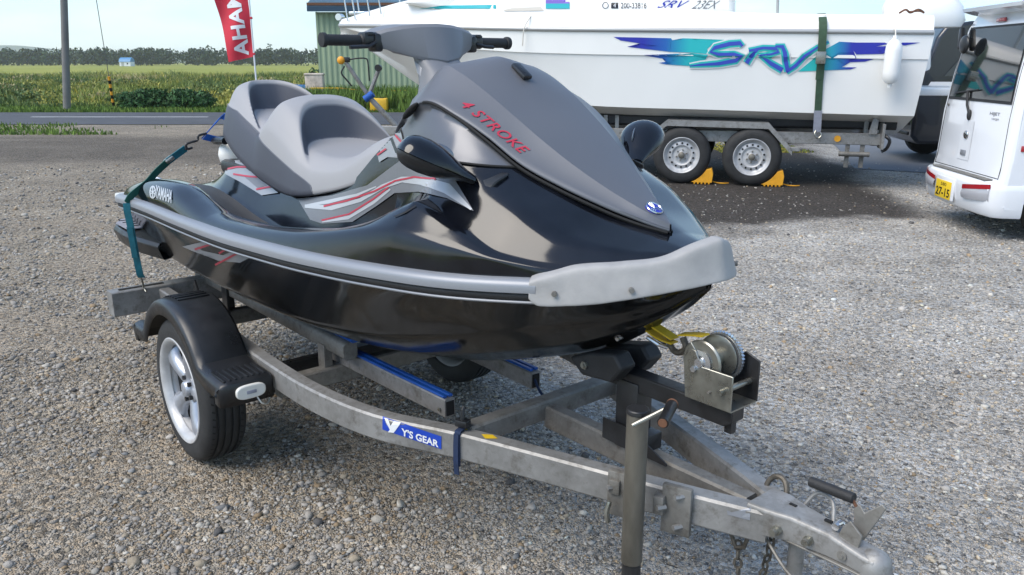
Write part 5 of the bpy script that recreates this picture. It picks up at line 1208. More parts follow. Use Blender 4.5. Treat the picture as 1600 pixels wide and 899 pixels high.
bt = thing('boat_trailer', 'galvanized tandem-axle boat trailer under the white motor boat', 'trailer', BT_LOC, BT_ROT)
for yy in (.16, 1.98):
    b = MB(); rect_sweep(b, [(-5.0 if yy < 0 else -3.2, yy, 0), (1.92, yy, 0)], .07, .53, .67); b.build('frame_beam', 'galv', bt, smooth=40)
    b = MB(); rect_sweep(b, [(-1.9, yy + .18 * (1 if yy < 1 else -1), 0), (2.10, yy + .18 * (1 if yy < 1 else -1), 0)], .12, .70, .845, r=.03); b.build('bunk', 'rubber', bt, smooth=40)
    for x in (-1.45, -1.30, 1.75):
        b = MB(); b.box((x, yy + .1 * (1 if yy < 1 else -1), .72), (.05, .02, .22)); b.build('bunk_bracket', 'galv', bt, bevel=.003)
    so_ = -1 if yy < 1 else 1; yo = yy + so_ * .17
    prof = [(-1.02, .48), (-.63, .80), (.60, .785), (.90, .47)]
    b = MB(); rws = []
    for i, (x, z) in enumerate(prof):
        rws.append([Vector((x, yo, z)), Vector((x, yo, z - .075)), Vector((x, yo - so_ * .006, z - .075)), Vector((x, yo - so_ * .006, z - .008)), Vector((x, yo - so_ * .24, z - .008)), Vector((x, yo - so_ * .24, z))])
    b.grid(rws, close_v=True); b.build('mudguard', 'galv', bt, smooth=20)
    b = MB(); b.box((.93, yo + so_ * -.05, .47), (.12, .10, .05)); b.build('mudguard_step', 'galv', bt, bevel=.004)
for x in (-2.6, -.9, .85, 1.85):
    b = MB(); b.box((x, 1.07, .56), (.08, 1.8, .08)); b.build('cross_member', 'galv', bt, bevel=.004)
b = MB(); b.box((-4.6, 1.07, .50), (3.0, .10, .12)); b.build('drawbar', 'galv', bt, bevel=.004)
b = MB(); b.cyl((-5.9, 1.07, .0), (-5.9, 1.07, .70), .04, n=12); b.build('jockey_leg', 'galv', bt)
b = MB(); b.box((1.92, .16, .64), (.03, .30, .30)); b.prism([(1.76, .10, .66), (1.80, .10, .86), (1.86, .10, .84), (1.86, .10, .66)], (0, .02, 0)); b.build('end_plate', 'galv', bt, bevel=.004)
for x in (1.55, 1.72):
    b = MB(); b.box((x, .16, .40), (.05, .03, .30)); b.build('roller_post', 'galv_old', bt, bevel=.003)
b = MB(); b.cyl((1.45, .10, .42), (1.80, .10, .42), .03, n=12); b.build('roller', 'galv_old', bt)
b = MB(); b.tube(smooth_path([(1.93, .10, .66), (2.0, .06, .60), (1.98, .08, .50), (1.93, .1, .46)], 4), .02, n=8); b.build('tail_fitting', 'black_steel', bt)
b = MB(); b.cyl((1.42, .124, .60), (1.42, .112, .60), .038, n=20); b.build('side_reflector', 'chock', bt)
b = MB(); b.cyl((-.43, .15, .36), (-.43, 2.0, .36), .04, n=12); b.build('axle', 'black_steel', bt)
b = MB(); b.cyl((.43, .15, .36), (.43, 2.0, .36), .04, n=12); b.build('axle', 'black_steel', bt)
def steel_wheel():
    w = bpy.data.objects.new('wheel', None); COL.objects.link(w); w.parent = bt
    b = MB(); b.lathe([(.215, .0), (.225, -.012), (.26, -.020), (.31, -.014), (.340, .004), (.352, .022), (.360, .04), (.362, .095), (.360, .15), (.352, .168), (.340, .186), (.31, .204), (.225, .20), (.215, .19)], (0, 0, 0), 'Y', 56); b.build('tyre', 'tyre', w, smooth=30)
    b = MB(); b.lathe([(.215, .19), (.200, .15), (.195, .03), (.205, .004), (.226, -.012), (.228, -.018), (.222, -.020), (.212, -.012), (.196, .012), (.185, .026), (.172, .030), (.150, .018), (.128, .014), (.118, .020), (.108, .034), (.085, .034), (.080, .026), (.056, .024), (.050, .016), (.044, .004), (.030, -.002), (.001, -.002)], (0, 0, 0), 'Y', 56); rim = b.build('rim', 'wheel_white', w, smooth=40)
    for k in range(14):
        a = 2 * math.pi * k / 14; m_ = Matrix.Rotation(a, 3, 'Y'); p = m_ @ Vector((0, 0, .150))
        b = MB(); b.cyl(p + Vector((0, .022, 0)), p + Vector((0, .0125, 0)), .013, n=10); b.build('rim_hole', 'dark_gap', rim)
    for k in range(6):
        a = 2 * math.pi * k / 6 + .2; p = Matrix.Rotation(a, 3, 'Y') @ Vector((0, 0, .066))
        b = MB(); b.cyl(p + Vector((0, .03, 0)), p + Vector((0, .008, 0)), .011, n=6); b.build('lug_nut', 'galv_old', rim)
    b = MB(); b.lathe([(.042, .003), (.040, -.006), (.030, -.014), (.001, -.015)], (0, 0, 0), 'Y', 20); b.build('hub_cap', 'stand_steel', rim, smooth=40)
    return w
w0 = steel_wheel(); w0.location = (-.43, 0, .360)
for loc_, rz in (((.43, 0, .360), 0), ((-.43, 2.16, .360), math.pi), ((.43, 2.16, .360), math.pi)):
    w1 = copy_tree(w0, bt); w1.location = loc_; w1.rotation_euler = (0, .9 if rz == 0 else 0, rz)
# wheel chocks
MB4 = Matrix.Translation(BT_LOC) @ Matrix.Rotation(BT_ROT, 4, 'Z')
for x, lab in ((-.43, 'yellow wheel chock wedged between the two trailer wheels'), (.43, 'yellow wheel chock behind the right trailer wheel')):
    ck = thing('wheel_chock', lab, 'wheel chock', MB4 @ Vector((x, .09, 0)), BT_ROT, 'yellow chocks at the boat trailer wheels')
    arc = [(.363 * math.sin(a), .360 - .363 * math.cos(a)) for a in np.linspace(R(22), R(62), 9)]
    pr = [(x_, 0, z_) for x_, z_ in arc] + [(.385, 0, .205), (.405, 0, .13), (.395, 0, .02)]
    for k in range(5): q = .37 - k * .045; pr += [(q, 0, .02), (q, 0, 0), (q - .022, 0, 0), (q - .022, 0, .02)]
    b = MB(); b.prism([(p_[0], -.08, p_[2]) for p_ in pr], (0, .16, 0)); b.build('wedge', 'chock', ck, bevel=.004)
    b = MB(); b.tube(smooth_path([(.40, 0, .03), (.46, .02, .012), (.54, -.01, .012), (.60, .03, .012)], 4), .008, n=6); b.build('chock_cord', 'chock', ck)

# ================================================================== THE WHITE VAN
vn = thing('small_van', 'small white van seen from behind with yellow number plate', 'van', (4.11, 7.66, 0), R(-5))
pv = [(.10, .30), (.10, .52), (.115, .60), (.13, 1.05), (.165, 1.40), (.225, 1.80), (.29, 1.93), (.45, 1.985), (1.2, 2.0), (2.45, 1.97), (2.72, 1.90), (3.16, 1.20), (3.36, .95), (3.40, .40), (3.38, .28)]
def vy(z, y0=.735): return y0 - .085 * float(sstep(.95, 2.0, np.array(z)))
b = MB(); rows = []
for x, z in pv:
    w = vy(z); e = .055
    rows.append([Vector((x + .05, -w, z)), Vector((x + .018, -w + e * .3, z)), Vector((x, -w + e, z)), Vector((x, 0, z)), Vector((x, w - e, z)), Vector((x + .018, w - e * .3, z)), Vector((x + .05, w, z))])
b.grid(rows)
# sides follow the same outline, with a rear wheel arch
def side_fill(sgn):
    bb = MB(); N = 60; top = spl([p[0] + .05 for p in pv[4:12]], [p[1] for p in pv[4:12]])
    rws = []
    zs = [.30, .36, .45, .55, .62, .9, 1.05, 1.25, 1.5, 1.75, 1.9]
    for x in np.linspace(.15, 3.38, 70):
        zt = top(x) if x > .215 else 1.40 + (x - .15) * 1
        zt = zt if x < 3.2 else 1.22 - (x - 3.2) * 1.2
        if x < .22: zt = np.interp(x, [.15, .18, .215], [.52, 1.05, 1.40])
        lo = .28
        for xc in (.62, 2.90):
            if abs(x - xc) < .33: lo = max(lo, .27 + math.sqrt(max(0, .33 ** 2 - (x - xc) ** 2)))
        rws.append([Vector((x, sgn * vy(lo + (zt - lo) * t), lo + (zt - lo) * t)) for t in np.linspace(0, 1, 16)])
    bb.grid(rws); return bb
vbody = b.build('body', 'van_white', vn, smooth=40)
for sgn in (-1, 1): side_fill(sgn).build('side_panel', 'van_white', vbody, smooth=40)
b = MB(); b.box((1.7, 0, .40), (3.0, 1.20, .22), bev=.03); b.build('underbody', 'dark_gap', vn)
b = MB(); b.box((.62, 0, .55), (.66, 1.42, .30)); b.build('wheel_well', 'dark_gap', vn)
# bumper wraps the corners
rows = []
for z, o in ((.205, .055), (.225, .03), (.30, .012), (.36, .002), (.44, 0), (.485, .006), (.505, .03), (.51, .09)):
    rows.append([Vector((.30, -.742 + o * .4, z)), Vector((.16, -.742 + o * .6, z)), Vector((.08 + o * .5, -.72 + o * .6, z)), Vector((.03 + o, -.66, z)), Vector((o, -.50, z)), Vector((o - .012, -.2, z)), Vector((o - .012, .2, z)), Vector((o, .50, z)), Vector((.03 + o, .66, z)), Vector((.08 + o * .5, .72 - o * .6, z)), Vector((.16, .742 - o * .6, z)), Vector((.30, .742 - o * .4, z))])
b = MB(); b.grid(rows); bmp = b.build('rear_bumper', 'van_white', vn, smooth=50)
b = MB(); b.box((.085, -.02, .516), (.11, 1.10, .012), bev=.004); b.build('step_garnish', 'galv_old', bmp)
for sgn in (-1, 1):
    b = MB(); b.grid([[Vector((-.022 + .065 * t ** 3 - .012 * math.sin(math.pi * q), sgn * (.30 + .375 * t), .325 + (.080 + .03 * t) * q + .02 * t)) for t in np.linspace(0, 1, 8)] for q in np.linspace(0, 1, 6)]); lp = b.build('tail_lamp', 'lamp_clear', vn, smooth=50)
    b = MB(); b.grid([[Vector((-.026 + .065 * t ** 3, sgn * (.295 + .385 * t), .402 + .030 * t + .040 * q + .02 * t)) for t in np.linspace(0, 1, 8)] for q in np.linspace(0, 1, 3)]); b.build('stop_lens', 'lamp_red', lp, smooth=50)
b = MB(); b.box((-.014, .08, .355), (.02, .40, .21), bev=.01); b.build('plate_recess', 'van_white', bmp)
b = MB(); b.box((-.028, .08, .340), (.008, .33, .165), bev=.003); npl = b.build('number_plate', 'plate_yellow', vn)
flat_text('27-15', [(-.0335, .225, .275), (-.0335, -.075, .275), (-.0335, -.075, .355), (-.0335, .225, .355)], 'plate_number', 'print_black', npl, bold=.02)
flat_text('580', [(-.0335, .13, .375), (-.0335, .01, .375), (-.0335, .01, .405), (-.0335, .13, .405)], 'plate_number', 'print_black', npl)
# hatch: glass, seams, handle, wiper, spoiler
def hx(z): return float(np.interp(z, [p[1] for p in pv[:8]], [p[0] for p in pv[:8]]))
def hatch_quad(y0, y1, z0, z1, off, name, mat, par, taper=.0, n=6):
    bb = MB(); rws = []
    for z in np.linspace(z0, z1, n):
        k = (z - z0) / (z1 - z0); a, c = y0 + taper * k * (1 if y0 < 0 else -1) * 1.0, y1 - taper * k
        rws.append([Vector((hx(z) - off, y, z)) for y in np.linspace(y0 + taper * k, y1 - taper * k, 8)])
    bb.grid(rws); return bb.build(name, mat, par, smooth=50)
hatch_quad(-.60, .60, 1.18, 1.80, .010, 'rear_window', 'van_glass', vn, .05)
hatch_quad(-.62, .62, 1.155, 1.82, .006, 'window_surround', 'rubber', vn, .05)
for yy in (-.655, .655):
    b = MB(); b.tube([(hx(z) + .012 * 0 - .001, yy * (1 - .05 * (z - .52)), z) for z in np.linspace(.53, 1.86, 12)], .0035, n=5); b.build('hatch_seam', 'dark_gap', vn)
b = MB(); b.tube([(hx(.545) - .001, y, .535) for y in np.linspace(-.65, .65, 8)], .004, n=5); b.build('hatch_seam', 'dark_gap', vn)
b = MB(); rws = []
for x, z, w in ((.46, 1.985, .60), (.30, 2.005, .61), (.16, 2.0, .60), (.12, 1.985, .58), (.13, 1.955, .57), (.22, 1.93, .58), (.30, 1.915, .58)):
    rws.append([Vector((x + (.06 if abs(t) > .96 else 0), w * t, z)) for t in (-1, -.96, -.5, 0, .5, .96, 1)])
b.grid(rws); spo = b.build('roof_spoiler', 'van_white', vn, smooth=50)
b = MB(); b.box((.235, .0, 1.865), (.02, .16, .035), bev=.006); b.build('high_stop_lamp', 'lamp_red', vn)
b = MB(); b.box((hx(1.70) - .06, .56, 1.72), (.05, .05, .22), rot=(-.5, .2, 0), bev=.015); b.ellipsoid((hx(1.62) - .08, .40, 1.66), (.03, .09, .085)); b.build('rear_under_mirror', 'black_plastic', vn)
b = MB(); b.tube([(hx(1.12) - .012, .10, 1.02), (hx(1.2) - .03, .16, 1.12), (hx(1.25) - .028, .20, 1.24)], .012, n=8); b.ellipsoid((hx(1.02) - .012, .09, 1.03), (.02, .025, .05)); b.build('wiper', 'rubber', vn)
b = MB(); b.tube([(hx(1.22) - .022, .46, 1.215), (hx(1.23) - .022, .0, 1.26)], .008, n=6); b.build('wiper_blade', 'rubber', vn)
hatch_quad(-.03, .21, .62, .98, .004, 'hatch_recess', 'van_white', vn, .01)
b = MB(); b.ellipsoid((hx(.84) - .012, .09, .85), (.010, .045, .038)); b.build('emblem', 'chrome', vn)
b = MB(); b.box((hx(.68) - .008, .09, .685), (.012, .10, .05), bev=.005); b.build('hatch_handle', 'silver_strip', vn)
flat_text('HIJET', [(hx(1.06) - .004, -.28, 1.045), (hx(1.06) - .004, -.46, 1.045), (hx(1.085) - .004, -.46, 1.08), (hx(1.085) - .004, -.28, 1.08)], 'hatch_lettering', 'print_grey', vn, bold=.01)
flat_text('cargo', [(hx(1.02) - .004, -.33, 1.010), (hx(1.02) - .004, -.46, 1.010), (hx(1.035) - .004, -.46, 1.030), (hx(1.035) - .004, -.33, 1.030)], 'hatch_lettering', 'print_grey', vn)
b = MB(); b.cyl((hx(1.1) - .004, .59, 1.10), (hx(1.1) - .012, .59, 1.10), .012, n=10); b.build('washer_nozzle', 'galv_old', vn)
b = MB(); b.box((1.0, -.738, .80), (1.5, .012, .04), bev=.004); b.build('door_rail', 'galv_old', vn)
b = MB(); b.box((.235, -.737, .80), (.05, .014, .05), bev=.005); b.build('side_reflector', 'lamp_red', vn)
b = MB(); b.prism([(.60, -.690, 1.25), (1.55, -.690, 1.25), (1.55, -.662, 1.72), (.66, -.662, 1.72)], (0, -.012, 0)); b.build('side_window', 'van_glass', vn, bevel=.004)
for x in (.62, 2.90):
    for sgn in (-1, 1):
        wv = bpy.data.objects.new('wheel', None); COL.objects.link(wv); wv.parent = vn; wv.location = (x, sgn * .64, .272)
        b = MB(); b.lathe([(.165, -.07), (.18, -.078), (.235, -.076), (.262, -.062), (.270, -.045), (.270, .045), (.262, .062), (.235, .076), (.165, .07)], (0, 0, 0), 'Y', 40); b.build('tyre', 'tyre', wv, smooth=35)
        b = MB(); b.lathe([(.166, -.068), (.158, -.06), (.150, -.045), (.10, -.050), (.05, -.056), (.001, -.056)] , (0, 0, 0), 'Y', 32); b.lathe([(.166, .068), (.158, .06), (.150, .045), (.10, .050), (.05, .056), (.001, .056)], (0, 0, 0), 'Y', 32); b.build('rim', 'wheel_silver', wv, smooth=40)

# dark van parked farther back between the boat and the white van
dv = thing('parked_van', 'dark van with pale waist band parked behind the boat stern', 'van', (6.18, 13.4, 0), R(-6))
pd = [(.05, .30), (-.05, .42), (-.05, 1.0), (0, 1.25), (.14, 1.85), (.25, 2.02), (.6, 2.08), (4.3, 2.05), (4.4, 1.1), (4.4, .30)]
b = MB(); b.prism([(x, -.85, z) for x, z in pd], (0, 1.70, 0)); dvb = b.build('body', 'dark_van', dv, bevel=.05, bseg=3)
b = MB(); b.prism([(.04, -.862, 1.06), (4.40, -.862, 1.06), (4.40, -.862, 1.22), (.13, -.862, 1.22)], (0, .01, 0)); b.build('waist_band', 'van_white', dvb)
b = MB(); b.prism([(.30, -.866, 1.30), (.62, -.866, 1.72), (1.5, -.866, 1.72), (1.5, -.866, 1.30)], (0, .01, 0)); b.build('side_window', 'van_glass', dvb)
b = MB(); b.cyl((.08, -.80, 1.22), (.58, -.80, 1.80), .02, n=10); b.build('windscreen_pillar', 'steel_bright', dvb)
b = MB(); b.prism([(.60, -.866, 1.86), (1.3, -.866, 1.86), (1.3, -.866, 1.93), (.68, -.866, 1.93)], (0, .01, 0)); b.build('roof_stripe', 'lamp_red', dvb)
for zz in (.45, .60, .78):
    b = MB(); b.box((-.055, 0, zz), (.03, 1.4, .05), bev=.01); b.build('grille_bar', 'black_plastic', dvb)
for x in (.75, 3.5):
    for sgn in (-1, 1):
        b = MB(); b.lathe([(.05, -.10), (.18, -.105), (.29, -.10), (.32, -.07), (.32, .07), (.29, .10), (.18, .105), (.05, .10)], (x, sgn * .76, .32), 'Y', 32); b.build('wheel', 'tyre', dv, smooth=35)

# ================================================================== THINGS BY THE ROAD AND BEYOND
up = thing('utility_pole', 'grey concrete utility pole on the grass verge across the road', 'pole', (-14.3, 26.9, 0), 0); up.rotation_euler = (0, R(6.5), 0)
b = MB(); b.cyl((0, 0, -.1), (0, 0, 9.2), .118, .085, n=20); b.build('shaft', 'concrete', up)
b = MB(); b.box((0, 0, 8.6), (1.8, .08, .10)); b.build('cross_arm', 'galv', up)
for x in (-.8, -.3, .3, .8):
    b = MB(); b.lathe([(.001, 8.65), (.04, 8.65), (.05, 8.70), (.03, 8.74), (.05, 8.78), (.02, 8.84), (.001, 8.84)], (x, 0, 0), 'Z', 12); b.build('insulator', 'boat_white', up)
gw = thing('guy_wire', 'thin guy wire with yellow and black striped guard beside the utility pole', 'wire', (-13.45, 28.3, 0), 0)
b = MB(); b.tube([(0, 0, 0), (.35, -1.40, 8.4)], .012, n=6); b.build('wire', 'wire', gw)
for k in range(8):
    q0, q1 = .08 + k * .12, .08 + (k + 1) * .12
    b = MB(); b.cyl(Vector((.35, -1.40, 8.4)) * q0 / 8.4, Vector((.35, -1.40, 8.4)) * q1 / 8.4, .045, n=10); b.build('guard_band', 'marker_yellow' if k % 2 else 'print_black', gw)
b = MB(); b.ellipsoid((.167, -.667, 4.0), (.03, .03, .07)); b.build('wire_insulator', 'wire', gw)

fl = thing('banner_flag', 'tall red banner with white letters on a white pole behind the seat', 'flag', (-6.05, 20.0, 0), 0)
b = MB(); b.cyl((0, 0, 0), (-.03, 0, 4.6), .022, .016, n=12); b.tube([(-.03, 0, 4.55), (-.85, .05, 4.55)], .012, n=8); b.build('flag_pole', 'pole_white', fl)
b = MB(); b.cyl((0, 0, 0), (0, 0, .35), .05, n=12); b.cyl((0, 0, .80), (0, 0, .92), .034, n=12); b.build('pole_base', 'black_steel', fl)
def flag_pt(u, v):           # u 0 pole .. 1 outer edge, v 0 bottom .. 1 top
    z = 1.63 + (4.50 - 1.63) * v - .13 * u * (1 - v) ** 2
    wdt = .58 + .32 * min(1, v * 1.35)
    fold = .05 * math.sin(u * 6 + v * 7) + .03 * math.sin(v * 15 + u * 3)
    return Vector((-.03 - u * wdt + .02 * math.sin(v * 9), -.02 + fold, z))
b = MB(); b.grid([[flag_pt(u, v) for u in np.linspace(0, 1, 16)] for v in np.linspace(0, 1, 50)]); fc_ = b.build('banner', 'flag_red', fl, smooth=60)
tb = text_bm('YAMAHA', 0, .03, 1.05)
bmesh.ops.triangulate(tb, faces=tb.faces)
for c in np.linspace(.02, .98, 40): bmesh.ops.bisect_plane(tb, geom=tb.verts[:] + tb.edges[:] + tb.faces[:], plane_co=(c, 0, 0), plane_no=(1, 0, 0))
for c in np.linspace(.1, .9, 5): bmesh.ops.bisect_plane(tb, geom=tb.verts[:] + tb.edges[:] + tb.faces[:], plane_co=(0, c, 0), plane_no=(0, 1, 0))
for v in tb.verts:
    p = flag_pt(.20 + .48 * v.co.y, .735 - .715 * v.co.x); v.co = p + Vector((0, -.010, 0))
me = bpy.data.meshes.new('banner_lettering'); tb.to_mesh(me); tb.free(); link('banner_lettering', me, 'print_white', fl)
for v in (.02, .30, .62, .93):
    b = MB(); p = flag_pt(0, v); b.box(p + Vector((.015, 0, 0)), (.06, .05, .05), bev=.008); b.build('flag_tie', 'flag_red', fl)

sh = thing('shed', 'green corrugated shed with weathered blue roof across the road', 'shed', (-7.5, 33.0, 0), 0)
b = MB(); pr = []
W = 13.0
for x in np.arange(0, W, .052): k = int(round(x / .052)) % 4; pr.append((x, (0, 0, .03, .03)[k]))
rws = [[Vector((x, y, z)) for x, y in pr] for z in (-.05, 1.6, 3.35)]; b.grid(rws); b.build('front_wall', 'shed_green', sh, smooth=0)
for x in (.0, W):
    b = MB(); b.box((x, 4.0, 1.66), (.06, 7.94, 3.40)); b.build('end_wall', 'shed_green', sh)
b = MB(); b.prism([(-.25, -.35, 3.52), (-.25, 4.0, 5.2), (-.25, 8.3, 3.52), (-.25, 8.3, 3.60), (-.25, 4.0, 5.30), (-.25, -.35, 3.60)], (W + .5, 0, 0)); rf_ = b.build('roof', 'shed_roof', sh)
b = MB(); b.box((W / 2, -.33, 3.44), (W + .5, .10, .17)); b.build('gutter', 'roof_edge', rf_)
b = MB(); b.box((W / 2, -.36, 3.62), (W + .5, .03, .10)); b.build('roof_edge_rust', 'rust', rf_)

ba = thing('barn', 'small white barn with blue roof at the edge of the far woods', 'barn', (-150.5, 332, 0), 0); ba.scale = (.72, .72, .80)
b = MB(); b.prism([(-3.0, -2.6, 0), (3.0, -2.6, 0), (3.0, -2.6, 2.2), (-3.0, -2.6, 2.2)], (0, 5.2, 0)); b.build('wall', 'barn_white', ba)
b = MB(); b.prism([(-3.1, -2.9, 2.05), (-3.1, -2.3, 3.1), (-3.1, -1.0, 3.9), (-3.1, 0, 4.1), (-3.1, 1.0, 3.9), (-3.1, 2.3, 3.1), (-3.1, 2.9, 2.05)], (6.2, 0, 0)); b.build('roof', 'barn_blue', ba)
b = MB(); b.box((-1.2, -2.62, .95), (1.5, .05, 1.9)); b.build('door', 'boat_trim', ba)
b = MB(); b.box((1.4, -2.62, 1.2), (.8, .05, .7)); b.build('window', 'van_glass', ba)

# the boat dolly mast that shows above the seat
dl = thing('boat_dolly', 'grey steel dolly mast with two splayed arms and a round yellow lamp', 'dolly', (-1.75, 14.0, 0), 0)
b = MB(); b.cyl((.15, 0, .08), (-.65, 0, .96), .045, n=10); b.build('mast', 'galv', dl)
b = MB(); b.cyl((-.62, 0, .93), (-.98, -.05, 1.50), .035, n=10); b.build('arm', 'galv', dl)
b = MB(); b.cyl((-.64, 0, .95), (-.46, .05, 1.38), .035, n=10); b.build('arm', 'galv', dl)
b = MB(); b.cyl((-.46, -.03, 1.41), (-.46, .10, 1.41), .055, n=16); b.build('roller', 'black_steel', dl)
b = MB(); b.box((-.97, -.05, 1.54), (.12, .08, .08), bev=.01); b.tube(smooth_path([(-.93, -.05, 1.54), (-.80, -.05, 1.56), (-.66, -.04, 1.56), (-.62, -.03, 1.50), (-.61, -.02, 1.20)], 4), .012, n=6); b.build('bracket', 'black_steel', dl)
b = MB(); b.ellipsoid((-1.05, -.08, 1.53), (.065, .05, .065)); b.build('lamp', 'marker_yellow', dl)
b = MB(); b.tube(smooth_path([(-1.0, -.06, 1.44), (-1.06, -.06, 1.33), (-.98, -.06, 1.22), (-.90, -.05, 1.12)], 4), .014, n=6); b.build('cable', 'black_plastic', dl)
b = MB(); b.cyl((-.70, -.02, .90), (-.56, -.02, 1.0), .06, n=12); b.build('clamp', 'strap_blue', dl)
for s_ in (-1, 1):
    b = MB(); b.lathe([(.03, -.05), (.15, -.05), (.19, -.03), (.19, .03), (.15, .05), (.03, .05)], (.25, s_ * .5, .19), 'Y', 24); b.build('wheel', 'tyre', dl, smooth=35)
b = MB(); b.cyl((.25, -.5, .19), (.25, .5, .19), .025, n=10); b.box((.9, 0, .19), (1.4, .08, .08)); b.build('chassis', 'galv', dl)
yc_ = thing('fuel_tank', 'yellow steel tank standing in front of the green shed', 'tank', (-4.15, 26.2, 0), 0); yc_.scale = (.85, .8, .72)
b = MB(); b.box((0, 0, .32), (.62, .5, .52), bev=.05); b.build('tank_body', 'paint_yellow', yc_)
b = MB(); b.cyl((.1, 0, .57), (.1, 0, .61), .08, n=16); b.build('filler_cap', 'black_steel', yc_)
for x in (-.25, .25):
    b = MB(); b.box((x, 0, .03), (.06, .46, .06)); b.build('skid', 'black_steel', yc_)
yb = thing('barrier_rail', 'yellow barrier rail standing beside the green shed', 'barrier', (-7.5, 29.6, 0), 0)
b = MB(); b.box((.95, 0, .62), (1.1, .04, .05), bev=.01); b.build('rail', 'paint_yellow', yb)
for x in (.5, 1.4):
    b = MB(); b.cyl((x, 0, 0), (x, 0, .62), .025, n=10); b.build('post', 'paint_yellow', yb)
for x, y, h, lab in ((-7.0, 30.0, 1.10, 'rust-streaked white storage box left of the green shed'),):
    b = MB(); b.tube(smooth_path([(1.5, 0, .62), (2.6, 0, .52), (3.8, .2, .54)], 4), .014, n=6); b.build('rope', 'chock', yb)
    rt = thing('storage_box', lab, 'box', (x, y, 0), .1)
    b = MB(); b.box((0, 0, h / 2 + .1), (.62, .6, h - .2), bev=.04); b.build('box_body', 'drum_white', rt)
    b = MB(); b.box((0, 0, h - .01), (.66, .64, .07), bev=.02); b.build('lid', 'drum_white', rt)
    b = MB(); b.box((0, 0, .05), (.58, .56, .10)); b.build('plinth', 'bark', rt)
sk = thing('covered_skiff', 'small white skiff under a blue tarpaulin beside the road', 'boat', (-8.1, 30.2, 0), .15)
sk.scale = (.85, .85, .85)
b = MB(); b.grid([[Vector((x, w * t, .15 + .55 * (abs(t) ** 1.6) + .10 * (x / 1.5) ** 2)) for t in np.linspace(-1, 1, 11)] for x, w in ((-1.5, .05), (-1.2, .34), (-.7, .52), (0, .60), (.8, .58), (1.5, .52))]); b.build('hull', 'boat_white', sk, smooth=50)
b = MB(); b.grid([[Vector((x, w * t, .73 + .12 * (1 - t * t) + .03 * math.sin(x * 7 + t * 3))) for t in np.linspace(-1, 1, 9)] for x, w in ((.05, .63), (.4, .62), (.8, .60), (1.2, .57), (1.52, .54))]); b.build('tarpaulin', 'tarp_blue', sk, smooth=60)

# ------------------------------------------------------------------ vegetation
def leaf_cloud(centers, radii, n, size, seed, flat=1.0):
    g = np.random.default_rng(seed); C_ = np.asarray(centers); R_ = np.asarray(radii); k = g.integers(0, len(C_), n)
    d = g.normal(0, 1, (n, 3)); d /= np.linalg.norm(d, axis=1)[:, None]; r = g.uniform(.45, 1.0, n) ** .6
    p = C_[k] + d * R_[k] * r[:, None]; p[:, 2] = np.maximum(p[:, 2], .02)
    a = g.normal(0, 1, (n, 3)); a /= np.linalg.norm(a, axis=1)[:, None]; b_ = np.cross(a, d + g.normal(0, .5, (n, 3))); b_ /= np.linalg.norm(b_, axis=1)[:, None] + 1e-9
    s_ = size * g.uniform(.6, 1.4, n)[:, None]
    q = np.stack([p - a * s_ * .5, p + b_ * s_ * .32, p + a * s_ * .5, p - b_ * s_ * .32], 1)
    return q.reshape(-1, 3), (np.arange(n * 4).reshape(-1, 4)), k, g
def blades(name, n, xr, yr, hr, wr, colfn, seed, lean=.25, maskfn=None):
    g = np.random.default_rng(seed); x = g.uniform(*xr, n); y = yr[0] + (yr[1] - yr[0]) * g.uniform(0, 1, n) ** 1.5
    if maskfn is not None:
        k = g.uniform(0, 1, n) < maskfn(x, y); x, y = x[k], y[k]; n = len(x)
    col, hs_ = colfn(x, y, g); h = g.uniform(*hr, n) * hs_; w = g.uniform(*wr, n)
    a = g.uniform(0, np.pi, n); dx, dy = np.cos(a) * w / 2, np.sin(a) * w / 2; lx, ly = g.normal(0, lean, n) * h, g.normal(0, lean, n) * h
    z0 = np.full(n, -.02)
    P = np.stack([np.stack([x - dx, y - dy, z0], 1), np.stack([x + dx, y + dy, z0], 1), np.stack([x + dx * .8 + lx * .5, y + dy * .8 + ly * .5, h * .62], 1), np.stack([x + lx, y + ly, h], 1), np.stack([x - dx * .8 + lx * .5, y - dy * .8 + ly * .5, h * .62], 1)], 1)
    Fq = (np.array([[0, 1, 2, 4]]) [None] + (np.arange(n) * 5)[:, None, None]).reshape(-1, 4)
    Ft = (np.array([[4, 2, 3, 3]])[None] + (np.arange(n) * 5)[:, None, None]).reshape(-1, 4)
    # keep quads only: the tip is a thin quad
    P2 = P.copy(); P2 = np.concatenate([P2, P2[:, 3:4] + np.array([0.004, 0, 0])], 1)
    base = (np.arange(n) * 6)[:, None]
    F_ = np.concatenate([np.array([[0, 1, 2, 4]]) + base, np.array([[4, 2, 5, 3]]) + base])
    return np_mesh(name, P2.reshape(-1, 3), F_, 'leaf', cols=np.repeat(col, 6, 0))
def weeds_col(x, y, g):
    n1 = fbm(x * .22, y * .10, 31); n2 = fbm(x * .6 + 5, y * .4, 37); u = g.uniform(0, 1, len(x))[:, None]
    green = np.array([.17, .205, .048]); dark = np.array([.085, .130, .040]); straw = np.array([.38, .31, .17]); yel = np.array([.36, .32, .07])
    c = np.where((n1 > .62)[:, None], straw, np.where((n1 < .40)[:, None], dark, green)); c = np.where((n2 > .60)[:, None] & (u > .4), yel, c)
    n3 = fbm(x * .9, y * .5, 83); h = .85 * (.30 + 1.0 * np.clip(.55 - n1, -.2, .4) + .9 * np.clip(n3 - .4, 0, .4)) * (.35 + .65 * sstep(28.4, 36, y)) + .25 * sstep(40, 80, y)
    return c * (.7 + .6 * g.uniform(0, 1, (len(x), 1))), h
tag(blades('tall_weeds', 80000, (-66, 0.5), (28.5, 95), (.25, .85), (.025, .08), weeds_col, 3, .45), 'tall green and straw-coloured weeds beyond the road', 'weeds', kind='stuff')
